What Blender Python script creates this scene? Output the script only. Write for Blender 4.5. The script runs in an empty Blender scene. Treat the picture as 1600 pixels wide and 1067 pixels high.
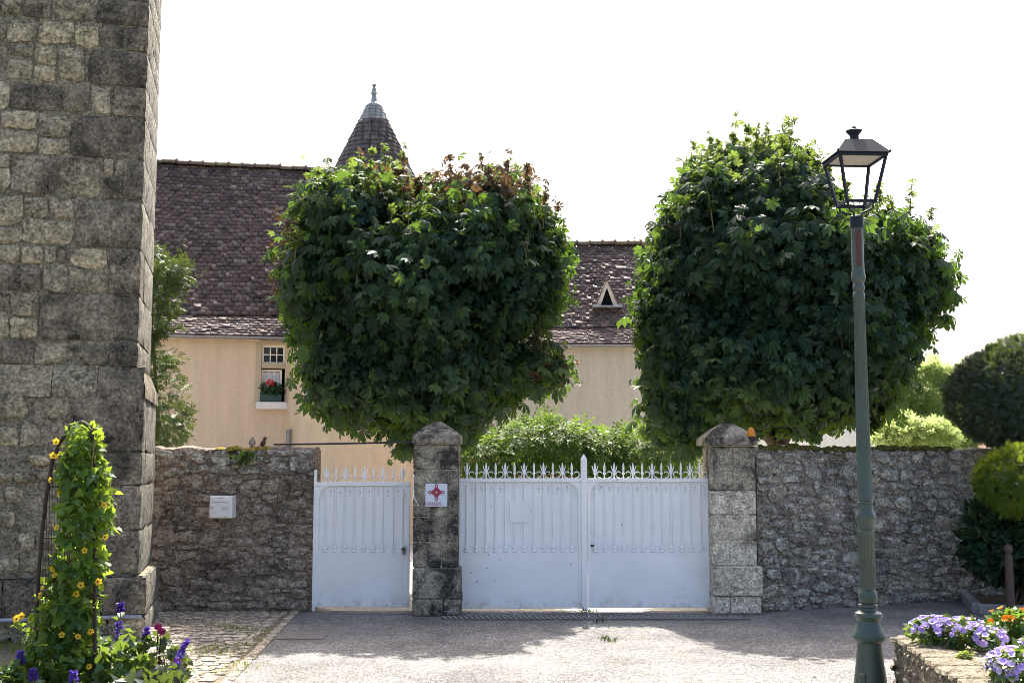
import bpy, bmesh, math, random
import numpy as np
from mathutils import Vector, Matrix, Euler, noise as mnoise

S = bpy.context.scene
COL = S.collection
rnd = random.Random(7)
RS = np.random.RandomState(11)
R = math.radians

# ------------------------------------------------------------------ camera
F, W0, H0, HOR = 1850.0, 1600.0, 1067.0, 190.0
PITCH = math.atan(HOR / F)
CAMZ = 1.7
cam = bpy.data.objects.new('camera', bpy.data.cameras.new('camera'))
COL.objects.link(cam)
cam.location = (0, 0, CAMZ)
cam.rotation_euler = (math.pi / 2 + PITCH, 0, 0)
cam.data.sensor_width = 36.0
cam.data.lens = 36.0 * F / W0
cam.data.clip_end = 2000
S.camera = cam

# ------------------------------------------------------------------ light
SUN_EL, SUN_AZ = R(52), R(3)          # azimuth from +Y towards +X
world = bpy.data.worlds.new('World')
S.world = world
world.use_nodes = True
wn = world.node_tree
bg = wn.nodes['Background']
sky = wn.nodes.new('ShaderNodeTexSky')
sky.sky_type = 'NISHITA'
sky.sun_disc = False
sky.sun_elevation = SUN_EL
sky.sun_rotation = SUN_AZ
sky.air_density = 0.8
sky.dust_density = 6.0
sky.ozone_density = 0.4
wn.links.new(sky.outputs[0], bg.inputs[0])
bg.inputs[1].default_value = 0.15
sun = bpy.data.objects.new('sun', bpy.data.lights.new('sun', 'SUN'))
COL.objects.link(sun)
sun.data.energy = 4.6
sun.data.angle = R(0.5)
sun.data.color = (1.0, 0.95, 0.86)
sv = Vector((math.sin(SUN_AZ) * math.cos(SUN_EL), math.cos(SUN_AZ) * math.cos(SUN_EL), math.sin(SUN_EL)))
sun.rotation_euler = sv.to_track_quat('Z', 'Y').to_euler()
sun.location = (0, 30, 40)
S.view_settings.view_transform = 'Standard'
S.view_settings.look = 'None'
S.view_settings.gamma = 1.0
S.view_settings.exposure = 1.65
S.render.engine = 'CYCLES'
S.cycles.use_denoising = True
S.cycles.filter_width = 0.9
S.cycles.max_bounces = 8
S.cycles.transparent_max_bounces = 8

# ------------------------------------------------------------------ pixel helpers
def ray(px, py):
    u = (px - W0 / 2) / F
    v = (H0 / 2 - py) / F
    return Vector((u, math.cos(PITCH) - v * math.sin(PITCH), math.sin(PITCH) + v * math.cos(PITCH)))
def at(px, py, Y):
    d = ray(px, py)
    t = Y / d.y
    return Vector((d.x * t, Y, CAMZ + d.z * t))
def gp(px, py, z=0.0):
    d = ray(px, py)
    t = (z - CAMZ) / d.z
    return Vector((d.x * t, d.y * t, z))

# ------------------------------------------------------------------ object helpers
def tag(o, label=None, cat=None, group=None, kind=None):
    if label: o['label'] = label
    if cat: o['category'] = cat
    if group: o['group'] = group
    if kind: o['kind'] = kind
    return o
def thing(name, label, cat, loc=(0, 0, 0), rz=0.0, group=None):
    o = bpy.data.objects.new(name, None)
    COL.objects.link(o)
    o.location = loc
    o.rotation_euler = (0, 0, rz)
    o.empty_display_size = 0.1
    return tag(o, label, cat, group)
def link(name, me, parent=None, loc=None, rot=None, scale=None, kind=None):
    o = bpy.data.objects.new(name, me)
    COL.objects.link(o)
    if parent: o.parent = parent
    if loc is not None: o.location = loc
    if rot is not None: o.rotation_euler = rot
    if scale is not None: o.scale = scale
    if kind: o['kind'] = kind
    return o

class MB:
    def __init__(s):
        s.v = []; s.f = []
    def add(s, vs, fs):
        n = len(s.v)
        s.v += [tuple(p) for p in vs]
        s.f += [tuple(i + n for i in f) for f in fs]
        return s
    def box(s, c, d, rz=0.0, ch=0.0, rot=None):
        hx, hy, hz = d[0] / 2, d[1] / 2, d[2] / 2
        M = rot if rot is not None else Matrix.Rotation(rz, 3, 'Z')
        c = Vector(c)
        if ch <= 0:
            P = [(x * hx, y * hy, z * hz) for x in (-1, 1) for y in (-1, 1) for z in (-1, 1)]
            fs = [(0, 1, 3, 2), (4, 6, 7, 5), (0, 4, 5, 1), (2, 3, 7, 6), (0, 2, 6, 4), (1, 5, 7, 3)]
            return s.add([c + M @ Vector(p) for p in P], fs)
        bm = bmesh.new()
        for x in (-1, 1):
            for y in (-1, 1):
                for z in (-1, 1):
                    bm.verts.new((x * (hx - ch), y * (hy - ch), z * hz))
                    bm.verts.new((x * (hx - ch), y * hy, z * (hz - ch)))
                    bm.verts.new((x * hx, y * (hy - ch), z * (hz - ch)))
        bmesh.ops.convex_hull(bm, input=bm.verts)
        bm.verts.ensure_lookup_table(); bm.verts.index_update()
        s.add([c + M @ v.co for v in bm.verts], [[v.index for v in f.verts] for f in bm.faces])
        bm.free()
        return s
    def tube(s, pts, rads, n=8, cap=True):
        pts = [Vector(p) for p in pts]
        if not hasattr(rads, '__len__'): rads = [rads] * len(pts)
        rings = []
        up = None
        for i, p in enumerate(pts):
            a = pts[max(i - 1, 0)]; b = pts[min(i + 1, len(pts) - 1)]
            t = (b - a).normalized()
            if up is None:
                up = Vector((0, 0, 1)) if abs(t.z) < 0.9 else Vector((1, 0, 0))
            x = up.cross(t)
            if x.length < 1e-5: x = Vector((1, 0, 0)).cross(t)
            x.normalize(); y = t.cross(x); up = y
            rings.append([p + (x * math.cos(k * 2 * math.pi / n) + y * math.sin(k * 2 * math.pi / n)) * rads[i] for k in range(n)])
        vs = [p for r in rings for p in r]
        fs = []
        for i in range(len(pts) - 1):
            for k in range(n):
                fs.append((i * n + k, i * n + (k + 1) % n, (i + 1) * n + (k + 1) % n, (i + 1) * n + k))
        if cap:
            fs.append(tuple(range(n - 1, -1, -1)))
            fs.append(tuple((len(pts) - 1) * n + k for k in range(n)))
        return s.add(vs, fs)
    def lathe(s, prof, n=24, c=(0, 0, 0), flute=None):
        c = Vector(c); vs = []; fs = []
        for i, (r, z) in enumerate(prof):
            for k in range(n):
                a = 2 * math.pi * k / n
                rr = r
                if flute and flute(z) and k % 2: rr = r * 0.9
                vs.append(c + Vector((rr * math.cos(a), rr * math.sin(a), z)))
        for i in range(len(prof) - 1):
            for k in range(n):
                fs.append((i * n + k, i * n + (k + 1) % n, (i + 1) * n + (k + 1) % n, (i + 1) * n + k))
        fs.append(tuple(range(n - 1, -1, -1)))
        fs.append(tuple((len(prof) - 1) * n + k for k in range(n)))
        return s.add(vs, fs)
    def frust(s, z0, a0, z1, a1, c=(0, 0, 0), caps=True):
        c = Vector(c)
        vs = [c + Vector((x * a0, y * a0, z0)) for x, y in ((-1, -1), (1, -1), (1, 1), (-1, 1))] + \
             [c + Vector((x * a1, y * a1, z1)) for x, y in ((-1, -1), (1, -1), (1, 1), (-1, 1))]
        fs = [(0, 1, 5, 4), (1, 2, 6, 5), (2, 3, 7, 6), (3, 0, 4, 7)]
        if caps: fs += [(3, 2, 1, 0), (4, 5, 6, 7)]
        return s.add(vs, fs)
    def prism(s, poly, y0, y1):          # poly in xz, extruded in y
        n = len(poly)
        vs = [(x, y0, z) for x, z in poly] + [(x, y1, z) for x, z in poly]
        fs = [tuple(range(n)), tuple(range(2 * n - 1, n - 1, -1))]
        fs += [(i, i + n, (i + 1) % n + n, (i + 1) % n) for i in range(n)]
        return s.add(vs, fs)
    def mesh(s, name, m, smooth=False):
        me = bpy.data.meshes.new(name)
        me.from_pydata(s.v, [], s.f)
        if smooth is True:
            me.shade_smooth(); me.set_sharp_from_angle(angle=R(62))
        elif smooth: 
            me.shade_smooth(); me.set_sharp_from_angle(angle=R(smooth))
        me.materials.append(m)
        me.update()
        return me
    def build(s, name, m, parent=None, smooth=False, loc=None, kind=None, rot=None):
        bm_me = s.mesh(name, m, smooth)
        bm = bmesh.new(); bm.from_mesh(bm_me)
        bmesh.ops.recalc_face_normals(bm, faces=bm.faces)
        bm.to_mesh(bm_me); bm.free()
        return link(name, bm_me, parent, loc, rot, kind=kind)

def copy_tree(o, parent=None):
    c = o.copy(); COL.objects.link(c)
    if parent: c.parent = parent
    for ch in o.children: copy_tree(ch, c)
    return c

def batch(name, tv, tf, pos, rot, scale, m, parent=None, kind=None, smooth=False):
    tv = np.asarray(tv, float); tf = np.asarray(tf, int)
    pos = np.asarray(pos, float); n = len(pos); k = len(tv)
    scale = np.asarray(scale, float)
    if scale.ndim == 1: scale = scale[:, None].repeat(3, 1)
    v = tv[None] * scale[:, None, :]
    v = np.einsum('nij,nkj->nki', rot, v) + pos[:, None, :]
    fs = (tf[None] + (np.arange(n) * k)[:, None, None]).reshape(-1, tf.shape[1])
    me = bpy.data.meshes.new(name)
    me.vertices.add(n * k)
    me.vertices.foreach_set('co', v.reshape(-1))
    me.loops.add(fs.size)
    me.loops.foreach_set('vertex_index', fs.reshape(-1).astype(np.int32))
    me.polygons.add(len(fs))
    me.polygons.foreach_set('loop_start', (np.arange(len(fs)) * tf.shape[1]).astype(np.int32))
    me.update(calc_edges=True)
    if smooth: me.shade_smooth()
    me.materials.append(m)
    return link(name, me, parent, kind=kind)

def norm(a): return a / np.maximum(np.linalg.norm(a, axis=-1, keepdims=True), 1e-9)
def basis(d, n):                        # leaf Y axis = d, leaf Z axis ~ n
    y = norm(d); x = norm(np.cross(y, n)); z = np.cross(x, y)
    return np.stack([x, y, z], axis=-1)

# ------------------------------------------------------------------ materials
class G:
    def __init__(s, name):
        s.m = bpy.data.materials.new(name); s.m.use_nodes = True
        s.t = s.m.node_tree; s.p = s.t.nodes['Principled BSDF']; s.out = s.t.nodes['Material Output']
    def n(s, typ, props=None, **inp):
        nd = s.t.nodes.new('ShaderNode' + typ)
        for k, v in (props or {}).items(): setattr(nd, k, v)
        for k, v in inp.items(): s.set(nd, k, v)
        return nd
    def set(s, nd, k, v):
        key = int(k[1:]) if k[0] == 'i' and k[1:].isdigit() else k.replace('_', ' ')
        sock = nd.inputs[key]
        if isinstance(v, bpy.types.NodeSocket): s.t.links.new(v, sock)
        elif isinstance(v, bpy.types.Node): s.t.links.new(v.outputs[0], sock)
        else:
            if sock.type == 'RGBA' and len(v) == 3: v = (*v, 1)
            sock.default_value = v
    def pos(s): return s.n('NewGeometry').outputs['Position']
    def noise(s, scale, detail=5, rough=0.6, vec=None, dist=0.0):
        nd = s.n('TexNoise', Scale=scale, Detail=detail, Roughness=rough, Distortion=dist)
        s.set(nd, 'Vector', vec if vec is not None else s.pos()); return nd.outputs[0]
    def vor(s, scale, vec=None, feature='F1', out='Distance', rand=1.0):
        nd = s.n('TexVoronoi', {'feature': feature}, Scale=scale, Randomness=rand)
        s.set(nd, 'Vector', vec if vec is not None else s.pos()); return nd.outputs[out]
    def ramp(s, fac, stops, interp='LINEAR'):
        nd = s.n('ValToRGB', i0=fac); cr = nd.color_ramp; cr.interpolation = interp
        while len(cr.elements) < len(stops): cr.elements.new(0.5)
        for e, (p, c) in zip(cr.elements, stops):
            e.position = p
            e.color = (c, c, c, 1) if not hasattr(c, '__len__') else (*c, 1)
        return nd.outputs[0]
    def mix(s, fac, a, b, mode='MIX'):
        nd = s.n('Mix', {'data_type': 'RGBA', 'blend_type': mode}, i0=fac)
        s.set(nd, 'i6', a); s.set(nd, 'i7', b); return nd.outputs[2]
    def math(s, op, a, b=0.0, clamp=False):
        nd = s.n('Math', {'operation': op, 'use_clamp': clamp}, i0=a, i1=b); return nd.outputs[0]
    def rand(s):
        a = s.n('ObjectInfo').outputs['Random']; b = s.n('NewGeometry').outputs['Random Per Island']
        return s.math('FRACT', s.math('ADD', a, b))
    def bump(s, h, strength=0.5, dist=0.02):
        nd = s.n('Bump', Strength=strength, Distance=dist, Height=h); s.set(s.p, 'Normal', nd.outputs[0]); return nd
    def done(s, col=None, rough=0.85, spec=0.3, metal=0.0):
        if col is not None: s.set(s.p, 'Base_Color', col)
        s.set(s.p, 'Roughness', rough)
        s.p.inputs['Specular IOR Level'].default_value = spec
        s.p.inputs['Metallic'].default_value = metal
        return s.m

def plain(name, c, rough=0.5, spec=0.4, metal=0.0, var=0.12, bump=0.0, scale=6):
    g = G(name)
    n = g.noise(scale, 5)
    f = g.ramp(n, [(0.3, 1 - var), (0.7, 1 + var)])
    col = g.mix(1.0, c, f, 'MULTIPLY')
    if bump: g.bump(g.noise(scale * 12, 4), bump, 0.01)
    return g.done(col, rough, spec, metal)

def stone_mat(name, tones, dark=(0.02, 0.02, 0.02), stain=(0.5, 0.72), lich=0.5, lichcol=(0.5, 0.5, 0.46), gold=0.3, bump=0.9, fine=30, stscale=2.2, pits=0.6):
    g = G(name)
    if len(tones) == 1: tones = tones * 2
    k = len(tones)
    base = g.ramp(g.rand(), [(i / max(k - 1, 1), c) for i, c in enumerate(tones)])
    mid = g.noise(fine * 0.35, 6, 0.7)
    base = g.mix(1.0, base, g.ramp(mid, [(0.38, 0.62), (0.62, 1.38)]), 'MULTIPLY')
    fn = g.noise(fine, 8, 0.75)
    base = g.mix(1.0, base, g.ramp(fn, [(0.38, 0.45), (0.62, 1.6)]), 'MULTIPLY')
    big = g.noise(stscale, 6, 0.72, dist=0.4)
    comb = g.math('ADD', g.math('MULTIPLY', big, 0.7), g.math('MULTIPLY', mid, 0.3))
    base = g.mix(g.ramp(comb, [(stain[0], 0.0), (stain[1], 0.92)]), base, dark)
    pit = g.math('MULTIPLY', g.ramp(g.noise(fine * 0.5, 3, 0.6, dist=0.8), [(0.57, 0.0), (0.64, 1.0)]), g.ramp(g.noise(1.7, 3), [(0.40, 0.25), (0.60, 1.0)]))
    base = g.mix(g.math('MULTIPLY', pit, pits), base, (0.022, 0.019, 0.016))  # hollows darkened in colour: dirt plus the shade inside them
    vd = g.vor(fine * 0.9)
    mask = g.ramp(g.noise(5.0, 4), [(0.48, 0.0), (0.62, 1.0)])
    spots = g.math('MULTIPLY', g.ramp(vd, [(0.16, 1.0), (0.28, 0.0)]), mask)
    base = g.mix(g.math('MULTIPLY', spots, lich), base, lichcol)
    if gold:
        m2 = g.ramp(g.noise(4.0, 5, 0.7, dist=1.0), [(0.60, 0.0), (0.70, 1.0)])
        sp2 = g.math('MULTIPLY', g.ramp(g.noise(fine * 1.3, 4), [(0.5, 0.0), (0.6, 1.0)]), m2)
        base = g.mix(g.math('MULTIPLY', sp2, gold), base, (0.32, 0.22, 0.06))
    h = g.math('SUBTRACT', g.math('ADD', g.math('MULTIPLY', fn, 0.8), g.math('MULTIPLY', mid, 1.4)), g.math('MULTIPLY', pit, 0.5))
    g.bump(h, bump, 0.06)
    return g.done(base, 0.92, 0.15)

def leaf_mat(name, tones, trans=0.38, tcol=(0.30, 0.42, 0.04), rough=0.55, spec=0.28, tint=None):
    g = G(name)
    k = len(tones)
    base = g.ramp(g.n('NewGeometry').outputs['Random Per Island'], [(i / max(k - 1, 1), c) for i, c in enumerate(tones)])
    n = g.noise(1.6, 3)
    base = g.mix(1.0, base, g.ramp(n, [(0.3, 0.75), (0.7, 1.25)]), 'MULTIPLY')
    g.done(base, rough, spec)
    tr = g.n('BsdfTranslucent'); g.set(tr, 'Color', g.mix(0.65, base, tcol))
    mx = g.n('MixShader', i0=trans); g.set(mx, 'i1', g.p.outputs[0]); g.set(mx, 'i2', tr.outputs[0])
    g.t.links.new(mx.outputs[0], g.out.inputs[0])
    return g.m

def asphalt_mat():
    g = G('asphalt')
    c = g.vor(100, out='Color')
    sep = g.n('SeparateColor', i0=c)
    st = g.ramp(sep.outputs[0], [(0.0, 0.08), (0.35, 0.19), (0.75, 0.34), (1.0, 0.62)])
    edge = g.ramp(g.vor(100), [(0.3, 1.0), (0.75, 0.35)])
    base = g.mix(1.0, st, edge, 'MULTIPLY')
    base = g.mix(1.0, base, g.ramp(g.noise(0.9, 6, 0.65), [(0.36, (0.66, 0.64, 0.62)), (0.64, (1.26, 1.21, 1.12))]), 'MULTIPLY')
    base = g.mix(1.0, base, g.ramp(g.noise(14, 4), [(0.3, 0.8), (0.7, 1.2)]), 'MULTIPLY')
    h = g.ramp(g.vor(100), [(0.0, 1.0), (0.8, 0.0)])
    g.bump(h, 0.8, 0.012)
    return g.done(base, 0.85, 0.3)

def plaster_mat(name, c, patch, pf=(0.58, 0.75), bump=0.25, streak=True, sc=1.2, fine=18):
    g = G(name)
    n1 = g.noise(sc, 7, 0.65)
    base = g.mix(g.ramp(n1, [(pf[0], 0.0), (pf[1], 1.0)]), c, patch)
    base = g.mix(1.0, base, g.ramp(g.noise(fine, 6, 0.7), [(0.3, 0.9), (0.7, 1.08)]), 'MULTIPLY')
    if streak:
        mp = g.n('Mapping'); g.set(mp, 'Vector', g.pos()); mp.inputs['Scale'].default_value = (3.0, 3.0, 0.35)
        base = g.mix(1.0, base, g.ramp(g.noise(1.5, 5, 0.6, vec=mp.outputs[0]), [(0.3, 0.88), (0.7, 1.08)]), 'MULTIPLY')
    g.bump(g.noise(fine * 1.6, 6, 0.7), bump, 0.02)
    return g.done(base, 0.9, 0.2)

def tile_mat(name, tones, lich=0.45, gold=0.3):
    g = G(name)
    if len(tones) == 1: tones = tones * 2
    k = len(tones)
    base = g.ramp(g.rand(), [(i / max(k - 1, 1), c) for i, c in enumerate(tones)])
    base = g.mix(1.0, base, g.ramp(g.noise(9, 5, 0.7), [(0.3, 0.6), (0.7, 1.4)]), 'MULTIPLY')
    base = g.mix(1.0, base, g.ramp(g.noise(0.5, 4, 0.6), [(0.3, 0.75), (0.7, 1.3)]), 'MULTIPLY')
    sp = g.ramp(g.noise(7, 6, 0.75), [(0.60, 0.0), (0.68, 1.0)])
    base = g.mix(g.math('MULTIPLY', sp, lich), base, (0.42, 0.40, 0.40))
    m2 = g.ramp(g.noise(1.1, 5, 0.7), [(0.60, 0.0), (0.75, 1.0)])
    base = g.mix(g.math('MULTIPLY', m2, gold), base, (0.22, 0.15, 0.06))
    g.bump(g.noise(20, 5), 0.5, 0.02)
    return g.done(base, 0.8, 0.3)

def white_paint(name, c=(0.85, 0.85, 0.85), rust=0.5):
    g = G(name)
    base = g.mix(1.0, c, g.ramp(g.noise(2.0, 6, 0.6), [(0.3, 0.93), (0.7, 1.04)]), 'MULTIPLY')
    vd = g.vor(9)
    sp = g.math('MULTIPLY', g.ramp(vd, [(0.06, 1.0), (0.11, 0.0)]), g.ramp(g.noise(2.5, 3), [(0.5, 0.0), (0.6, 1.0)]))
    base = g.mix(g.math('MULTIPLY', sp, rust), base, (0.10, 0.05, 0.03))
    # dirt splashed up along the foot of the gate
    sepz = g.n('SeparateXYZ'); g.set(sepz, 'Vector', g.pos())
    low = g.ramp(sepz.outputs[2], [(0.03, 1.0), (0.22, 0.0)])
    dn = g.ramp(g.noise(9, 6, 0.75), [(0.45, 0.0), (0.75, 1.0)])
    base = g.mix(g.math('MULTIPLY', g.math('MULTIPLY', low, dn), 0.85), base, (0.25, 0.22, 0.18))
    g.bump(g.noise(3, 4), 0.05, 0.05)
    return g.done(base, 0.42, 0.4)

M = {}
M['asphalt'] = asphalt_mat()
M['earth'] = plain('earth', (0.16, 0.125, 0.085), 0.95, 0.1, var=0.35, bump=0.8, scale=5)
M['grassland'] = plain('grassland', (0.07, 0.10, 0.03), 0.95, 0.1, var=0.3, bump=0.6, scale=3)
M['gravel'] = plain('gravel', (0.42, 0.39, 0.34), 0.95, 0.1, var=0.2, bump=0.8, scale=20)
M['soil'] = plain('soil', (0.09, 0.065, 0.045), 0.95, 0.1, var=0.4, bump=0.9, scale=10)
M['sand'] = plain('sandy_soil', (0.36, 0.31, 0.22), 0.95, 0.1, var=0.25, bump=0.8, scale=14)
M['but_pale'] = stone_mat('buttress_pale_stone', [(0.344, 0.296, 0.204), (0.532, 0.460, 0.319), (0.235, 0.208, 0.153), (0.620, 0.526, 0.345), (0.406, 0.348, 0.243)], stain=(0.52, 0.64), lich=0.5, stscale=3.0)
M['but_dark'] = stone_mat('buttress_dark_stone', [(0.248, 0.212, 0.161), (0.397, 0.334, 0.242), (0.296, 0.254, 0.192)], stain=(0.44, 0.62), lich=0.55, gold=0.25, stscale=3.0)
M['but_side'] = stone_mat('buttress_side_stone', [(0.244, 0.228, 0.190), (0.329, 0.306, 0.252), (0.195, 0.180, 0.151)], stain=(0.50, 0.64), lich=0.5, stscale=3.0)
M['but_mortar'] = stone_mat('buttress_mortar', [(0.350, 0.306, 0.224), (0.350, 0.306, 0.224)], stain=(0.52, 0.78), lich=0.3, gold=0.2, fine=45)
M['brown_stone'] = stone_mat('brown_rubble', [(0.40, 0.325, 0.255), (0.50, 0.42, 0.335), (0.31, 0.26, 0.21), (0.54, 0.475, 0.39), (0.42, 0.32, 0.255)], stain=(0.50, 0.66), lich=0.8, gold=0.35, fine=40, stscale=1.7)
M['brown_mortar'] = stone_mat('brown_mortar', [(0.42, 0.335, 0.265)], stain=(0.46, 0.66), lich=0.5, gold=0.35, fine=42, stscale=1.7)
M['grey_stone'] = stone_mat('grey_rubble', [(0.425, 0.386, 0.324), (0.620, 0.569, 0.464), (0.298, 0.275, 0.242), (0.620, 0.620, 0.556), (0.509, 0.426, 0.334)], stain=(0.50, 0.68), lich=0.4, gold=0.2, fine=40, stscale=1.9)
M['grey_mortar'] = stone_mat('grey_mortar', [(0.408, 0.361, 0.309)], stain=(0.49, 0.70), lich=0.3, gold=0.2, fine=42, stscale=1.9)
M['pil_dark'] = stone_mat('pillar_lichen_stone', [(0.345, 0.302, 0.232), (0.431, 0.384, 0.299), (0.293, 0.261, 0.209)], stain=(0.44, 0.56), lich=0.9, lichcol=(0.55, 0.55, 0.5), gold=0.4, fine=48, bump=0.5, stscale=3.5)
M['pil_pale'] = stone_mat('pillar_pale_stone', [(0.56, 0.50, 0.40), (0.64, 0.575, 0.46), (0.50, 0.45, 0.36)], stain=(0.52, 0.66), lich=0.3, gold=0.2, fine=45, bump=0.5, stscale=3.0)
M['white'] = white_paint('gate_white_paint', rust=0.8)
M['white_iron'] = plain('white_iron', (0.84, 0.84, 0.84), 0.45, 0.4, var=0.06)
M['black'] = plain('black_iron', (0.02, 0.02, 0.022), 0.5, 0.4)
M['rustdark'] = plain('dark_rusty_iron', (0.05, 0.035, 0.028), 0.75, 0.3, var=0.4, bump=0.4, scale=20)
M['castiron'] = plain('cast_iron_grey', (0.13, 0.11, 0.105), 0.6, 0.4, var=0.2, bump=0.4, scale=30)
M['ochre'] = plaster_mat('ochre_plaster', (0.62, 0.465, 0.33), (0.55, 0.43, 0.32), bump=0.06)
M['ochre2'] = plaster_mat('turret_plaster', (0.66, 0.495, 0.335), (0.61, 0.46, 0.32), bump=0.05)
M['greyplaster'] = plaster_mat('barn_plaster', (0.50, 0.445, 0.36), (0.70, 0.66, 0.58), pf=(0.64, 0.68), bump=0.9, sc=1.6, fine=10)
M['cream'] = plaster_mat('cream_plaster', (0.68, 0.66, 0.62), (0.62, 0.59, 0.54), bump=0.1)
M['beige'] = plaster_mat('beige_plaster', (0.48, 0.36, 0.26), (0.42, 0.32, 0.24), bump=0.1)
M['limestone'] = plaster_mat('dressed_limestone', (0.46, 0.36, 0.25), (0.40, 0.33, 0.25), bump=0.3, streak=False)
M['sill'] = plain('pale_sill_stone', (0.66, 0.62, 0.58), 0.8, 0.2, var=0.1, bump=0.15)
M['tile'] = tile_mat('roof_tile', [(0.070, 0.048, 0.046), (0.11, 0.072, 0.062), (0.05, 0.038, 0.042), (0.14, 0.094, 0.078), (0.08, 0.056, 0.056), (0.11, 0.075, 0.06), (0.10, 0.07, 0.062), (0.20, 0.16, 0.14)])
M['ridge'] = tile_mat('ridge_tile', [(0.13, 0.09, 0.06), (0.17, 0.12, 0.07), (0.10, 0.075, 0.06)], gold=0.9)
M['slate'] = tile_mat('cone_tile', [(0.085, 0.070, 0.075), (0.12, 0.10, 0.105), (0.07, 0.06, 0.07), (0.15, 0.12, 0.12)], gold=0.15)
M['lead'] = plain('lead_sheet', (0.27, 0.28, 0.30), 0.5, 0.5, metal=0.2, var=0.25)
M['zinc'] = plain('zinc_gutter', (0.22, 0.215, 0.225), 0.45, 0.5, metal=0.4, var=0.15)
M['casement'] = plain('casement_paint', (0.78, 0.72, 0.62), 0.5, 0.3, var=0.05)
M['dormer_wood'] = plain('dormer_board', (0.62, 0.52, 0.42), 0.7, 0.2, var=0.2, bump=0.2)
M['dark_in'] = plain('dark_interior', (0.012, 0.011, 0.011), 0.9, 0.1)  # near-black stands in for unlit depth in openings; dahlia stems share it
gl = G('window_glass'); M['glass'] = gl.done((0.02, 0.022, 0.026), 0.06, 0.5)
M['curtain'] = plain('lace_curtain', (0.55, 0.54, 0.60), 0.9, 0.1, var=0.25, scale=25)
M['bark'] = plain('bark', (0.11, 0.085, 0.06), 0.95, 0.1, var=0.35, bump=1.0, scale=12)
M['bark_red'] = plain('reddish_bark', (0.24, 0.15, 0.10), 0.9, 0.1, var=0.3, bump=0.8, scale=12)
M['twig'] = plain('green_twig', (0.20, 0.17, 0.08), 0.8, 0.2)
M['chestnut'] = leaf_mat('chestnut_leaf', [(0.013, 0.038, 0.024), (0.018, 0.048, 0.028), (0.010, 0.030, 0.022), (0.022, 0.055, 0.024)], trans=0.30, tcol=(0.22, 0.38, 0.03))
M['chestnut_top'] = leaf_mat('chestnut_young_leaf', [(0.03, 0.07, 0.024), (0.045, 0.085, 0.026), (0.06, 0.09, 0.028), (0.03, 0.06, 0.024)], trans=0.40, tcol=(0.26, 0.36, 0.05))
M['chestnut_dry'] = leaf_mat('chestnut_dry_leaf', [(0.06, 0.034, 0.022), (0.09, 0.05, 0.028), (0.05, 0.042, 0.022), (0.05, 0.06, 0.025)], trans=0.30, tcol=(0.20, 0.11, 0.04), rough=0.7)
M['wisteria'] = leaf_mat('wisteria_leaf', [(0.024, 0.068, 0.016), (0.04, 0.10, 0.018), (0.08, 0.14, 0.026), (0.02, 0.056, 0.014)], trans=0.36, tcol=(0.24, 0.38, 0.03))
M['shrub'] = leaf_mat('shrub_leaf', [(0.018, 0.045, 0.018), (0.026, 0.06, 0.02), (0.014, 0.034, 0.016), (0.032, 0.066, 0.02)], trans=0.14)
M['yew'] = leaf_mat('yew_leaf', [(0.016, 0.038, 0.024), (0.022, 0.050, 0.028), (0.012, 0.030, 0.02)], trans=0.14, spec=0.6)
M['box'] = leaf_mat('golden_box_leaf', [(0.07, 0.14, 0.015), (0.10, 0.18, 0.02), (0.05, 0.10, 0.015), (0.03, 0.07, 0.015)], trans=0.4, tcol=(0.45, 0.55, 0.03))
M['laurel'] = leaf_mat('laurel_leaf', [(0.014, 0.04, 0.022), (0.02, 0.055, 0.03), (0.012, 0.03, 0.018)], trans=0.15, rough=0.35)
M['far'] = leaf_mat('glare_pale_leaf', [(0.20, 0.27, 0.09), (0.27, 0.34, 0.12), (0.15, 0.22, 0.07)], trans=0.55, tcol=(0.62, 0.70, 0.25))  # glare and backlight put into the pale leaf colour
M['vine'] = leaf_mat('vine_leaf', [(0.03, 0.09, 0.045), (0.07, 0.15, 0.02), (0.10, 0.19, 0.02), (0.035, 0.10, 0.055), (0.12, 0.21, 0.025)], trans=0.45, tcol=(0.45, 0.58, 0.04))  # bluish shaded and lime sunlit leaf tones both put into the palette
M['bed_leaf'] = leaf_mat('bed_leaf', [(0.03, 0.08, 0.02), (0.05, 0.12, 0.025), (0.025, 0.06, 0.025), (0.08, 0.14, 0.03)], trans=0.35, rough=0.35, spec=0.5)
M['dark_leaf'] = leaf_mat('dark_bed_leaf', [(0.018, 0.03, 0.022), (0.03, 0.045, 0.03), (0.02, 0.02, 0.02)], trans=0.2, rough=0.3, spec=0.5)
M['grass'] = leaf_mat('grass_blade', [(0.08, 0.13, 0.03), (0.13, 0.17, 0.04), (0.20, 0.17, 0.07)], trans=0.4)
def petal(name, tones, trans=0.4, tcol=None): return leaf_mat(name, tones, trans, tcol or tones[0], 0.6, 0.2)
M['yellow'] = petal('yellow_petal', [(0.72, 0.46, 0.03), (0.80, 0.55, 0.05)])
M['purple'] = petal('petunia_petal', [(0.30, 0.16, 0.62), (0.42, 0.30, 0.75), (0.60, 0.50, 0.82), (0.24, 0.12, 0.55)])
M['orange'] = petal('marigold_petal', [(0.75, 0.24, 0.015), (0.80, 0.33, 0.02)])
M['salvia'] = petal('salvia_petal', [(0.10, 0.05, 0.38), (0.16, 0.08, 0.48), (0.08, 0.05, 0.30)], 0.25)
M['maroon'] = petal('dahlia_petal', [(0.16, 0.01, 0.07), (0.22, 0.015, 0.10)], 0.25)
M['red'] = petal('geranium_petal', [(0.55, 0.02, 0.03), (0.65, 0.03, 0.04)], 0.2)
M['moss'] = plain('moss', (0.09, 0.085, 0.02), 0.95, 0.1, var=0.4, bump=1.0, scale=25)
M['moss_y'] = plain('yellow_moss', (0.30, 0.24, 0.05), 0.95, 0.1, var=0.4, bump=1.0, scale=25)
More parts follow.
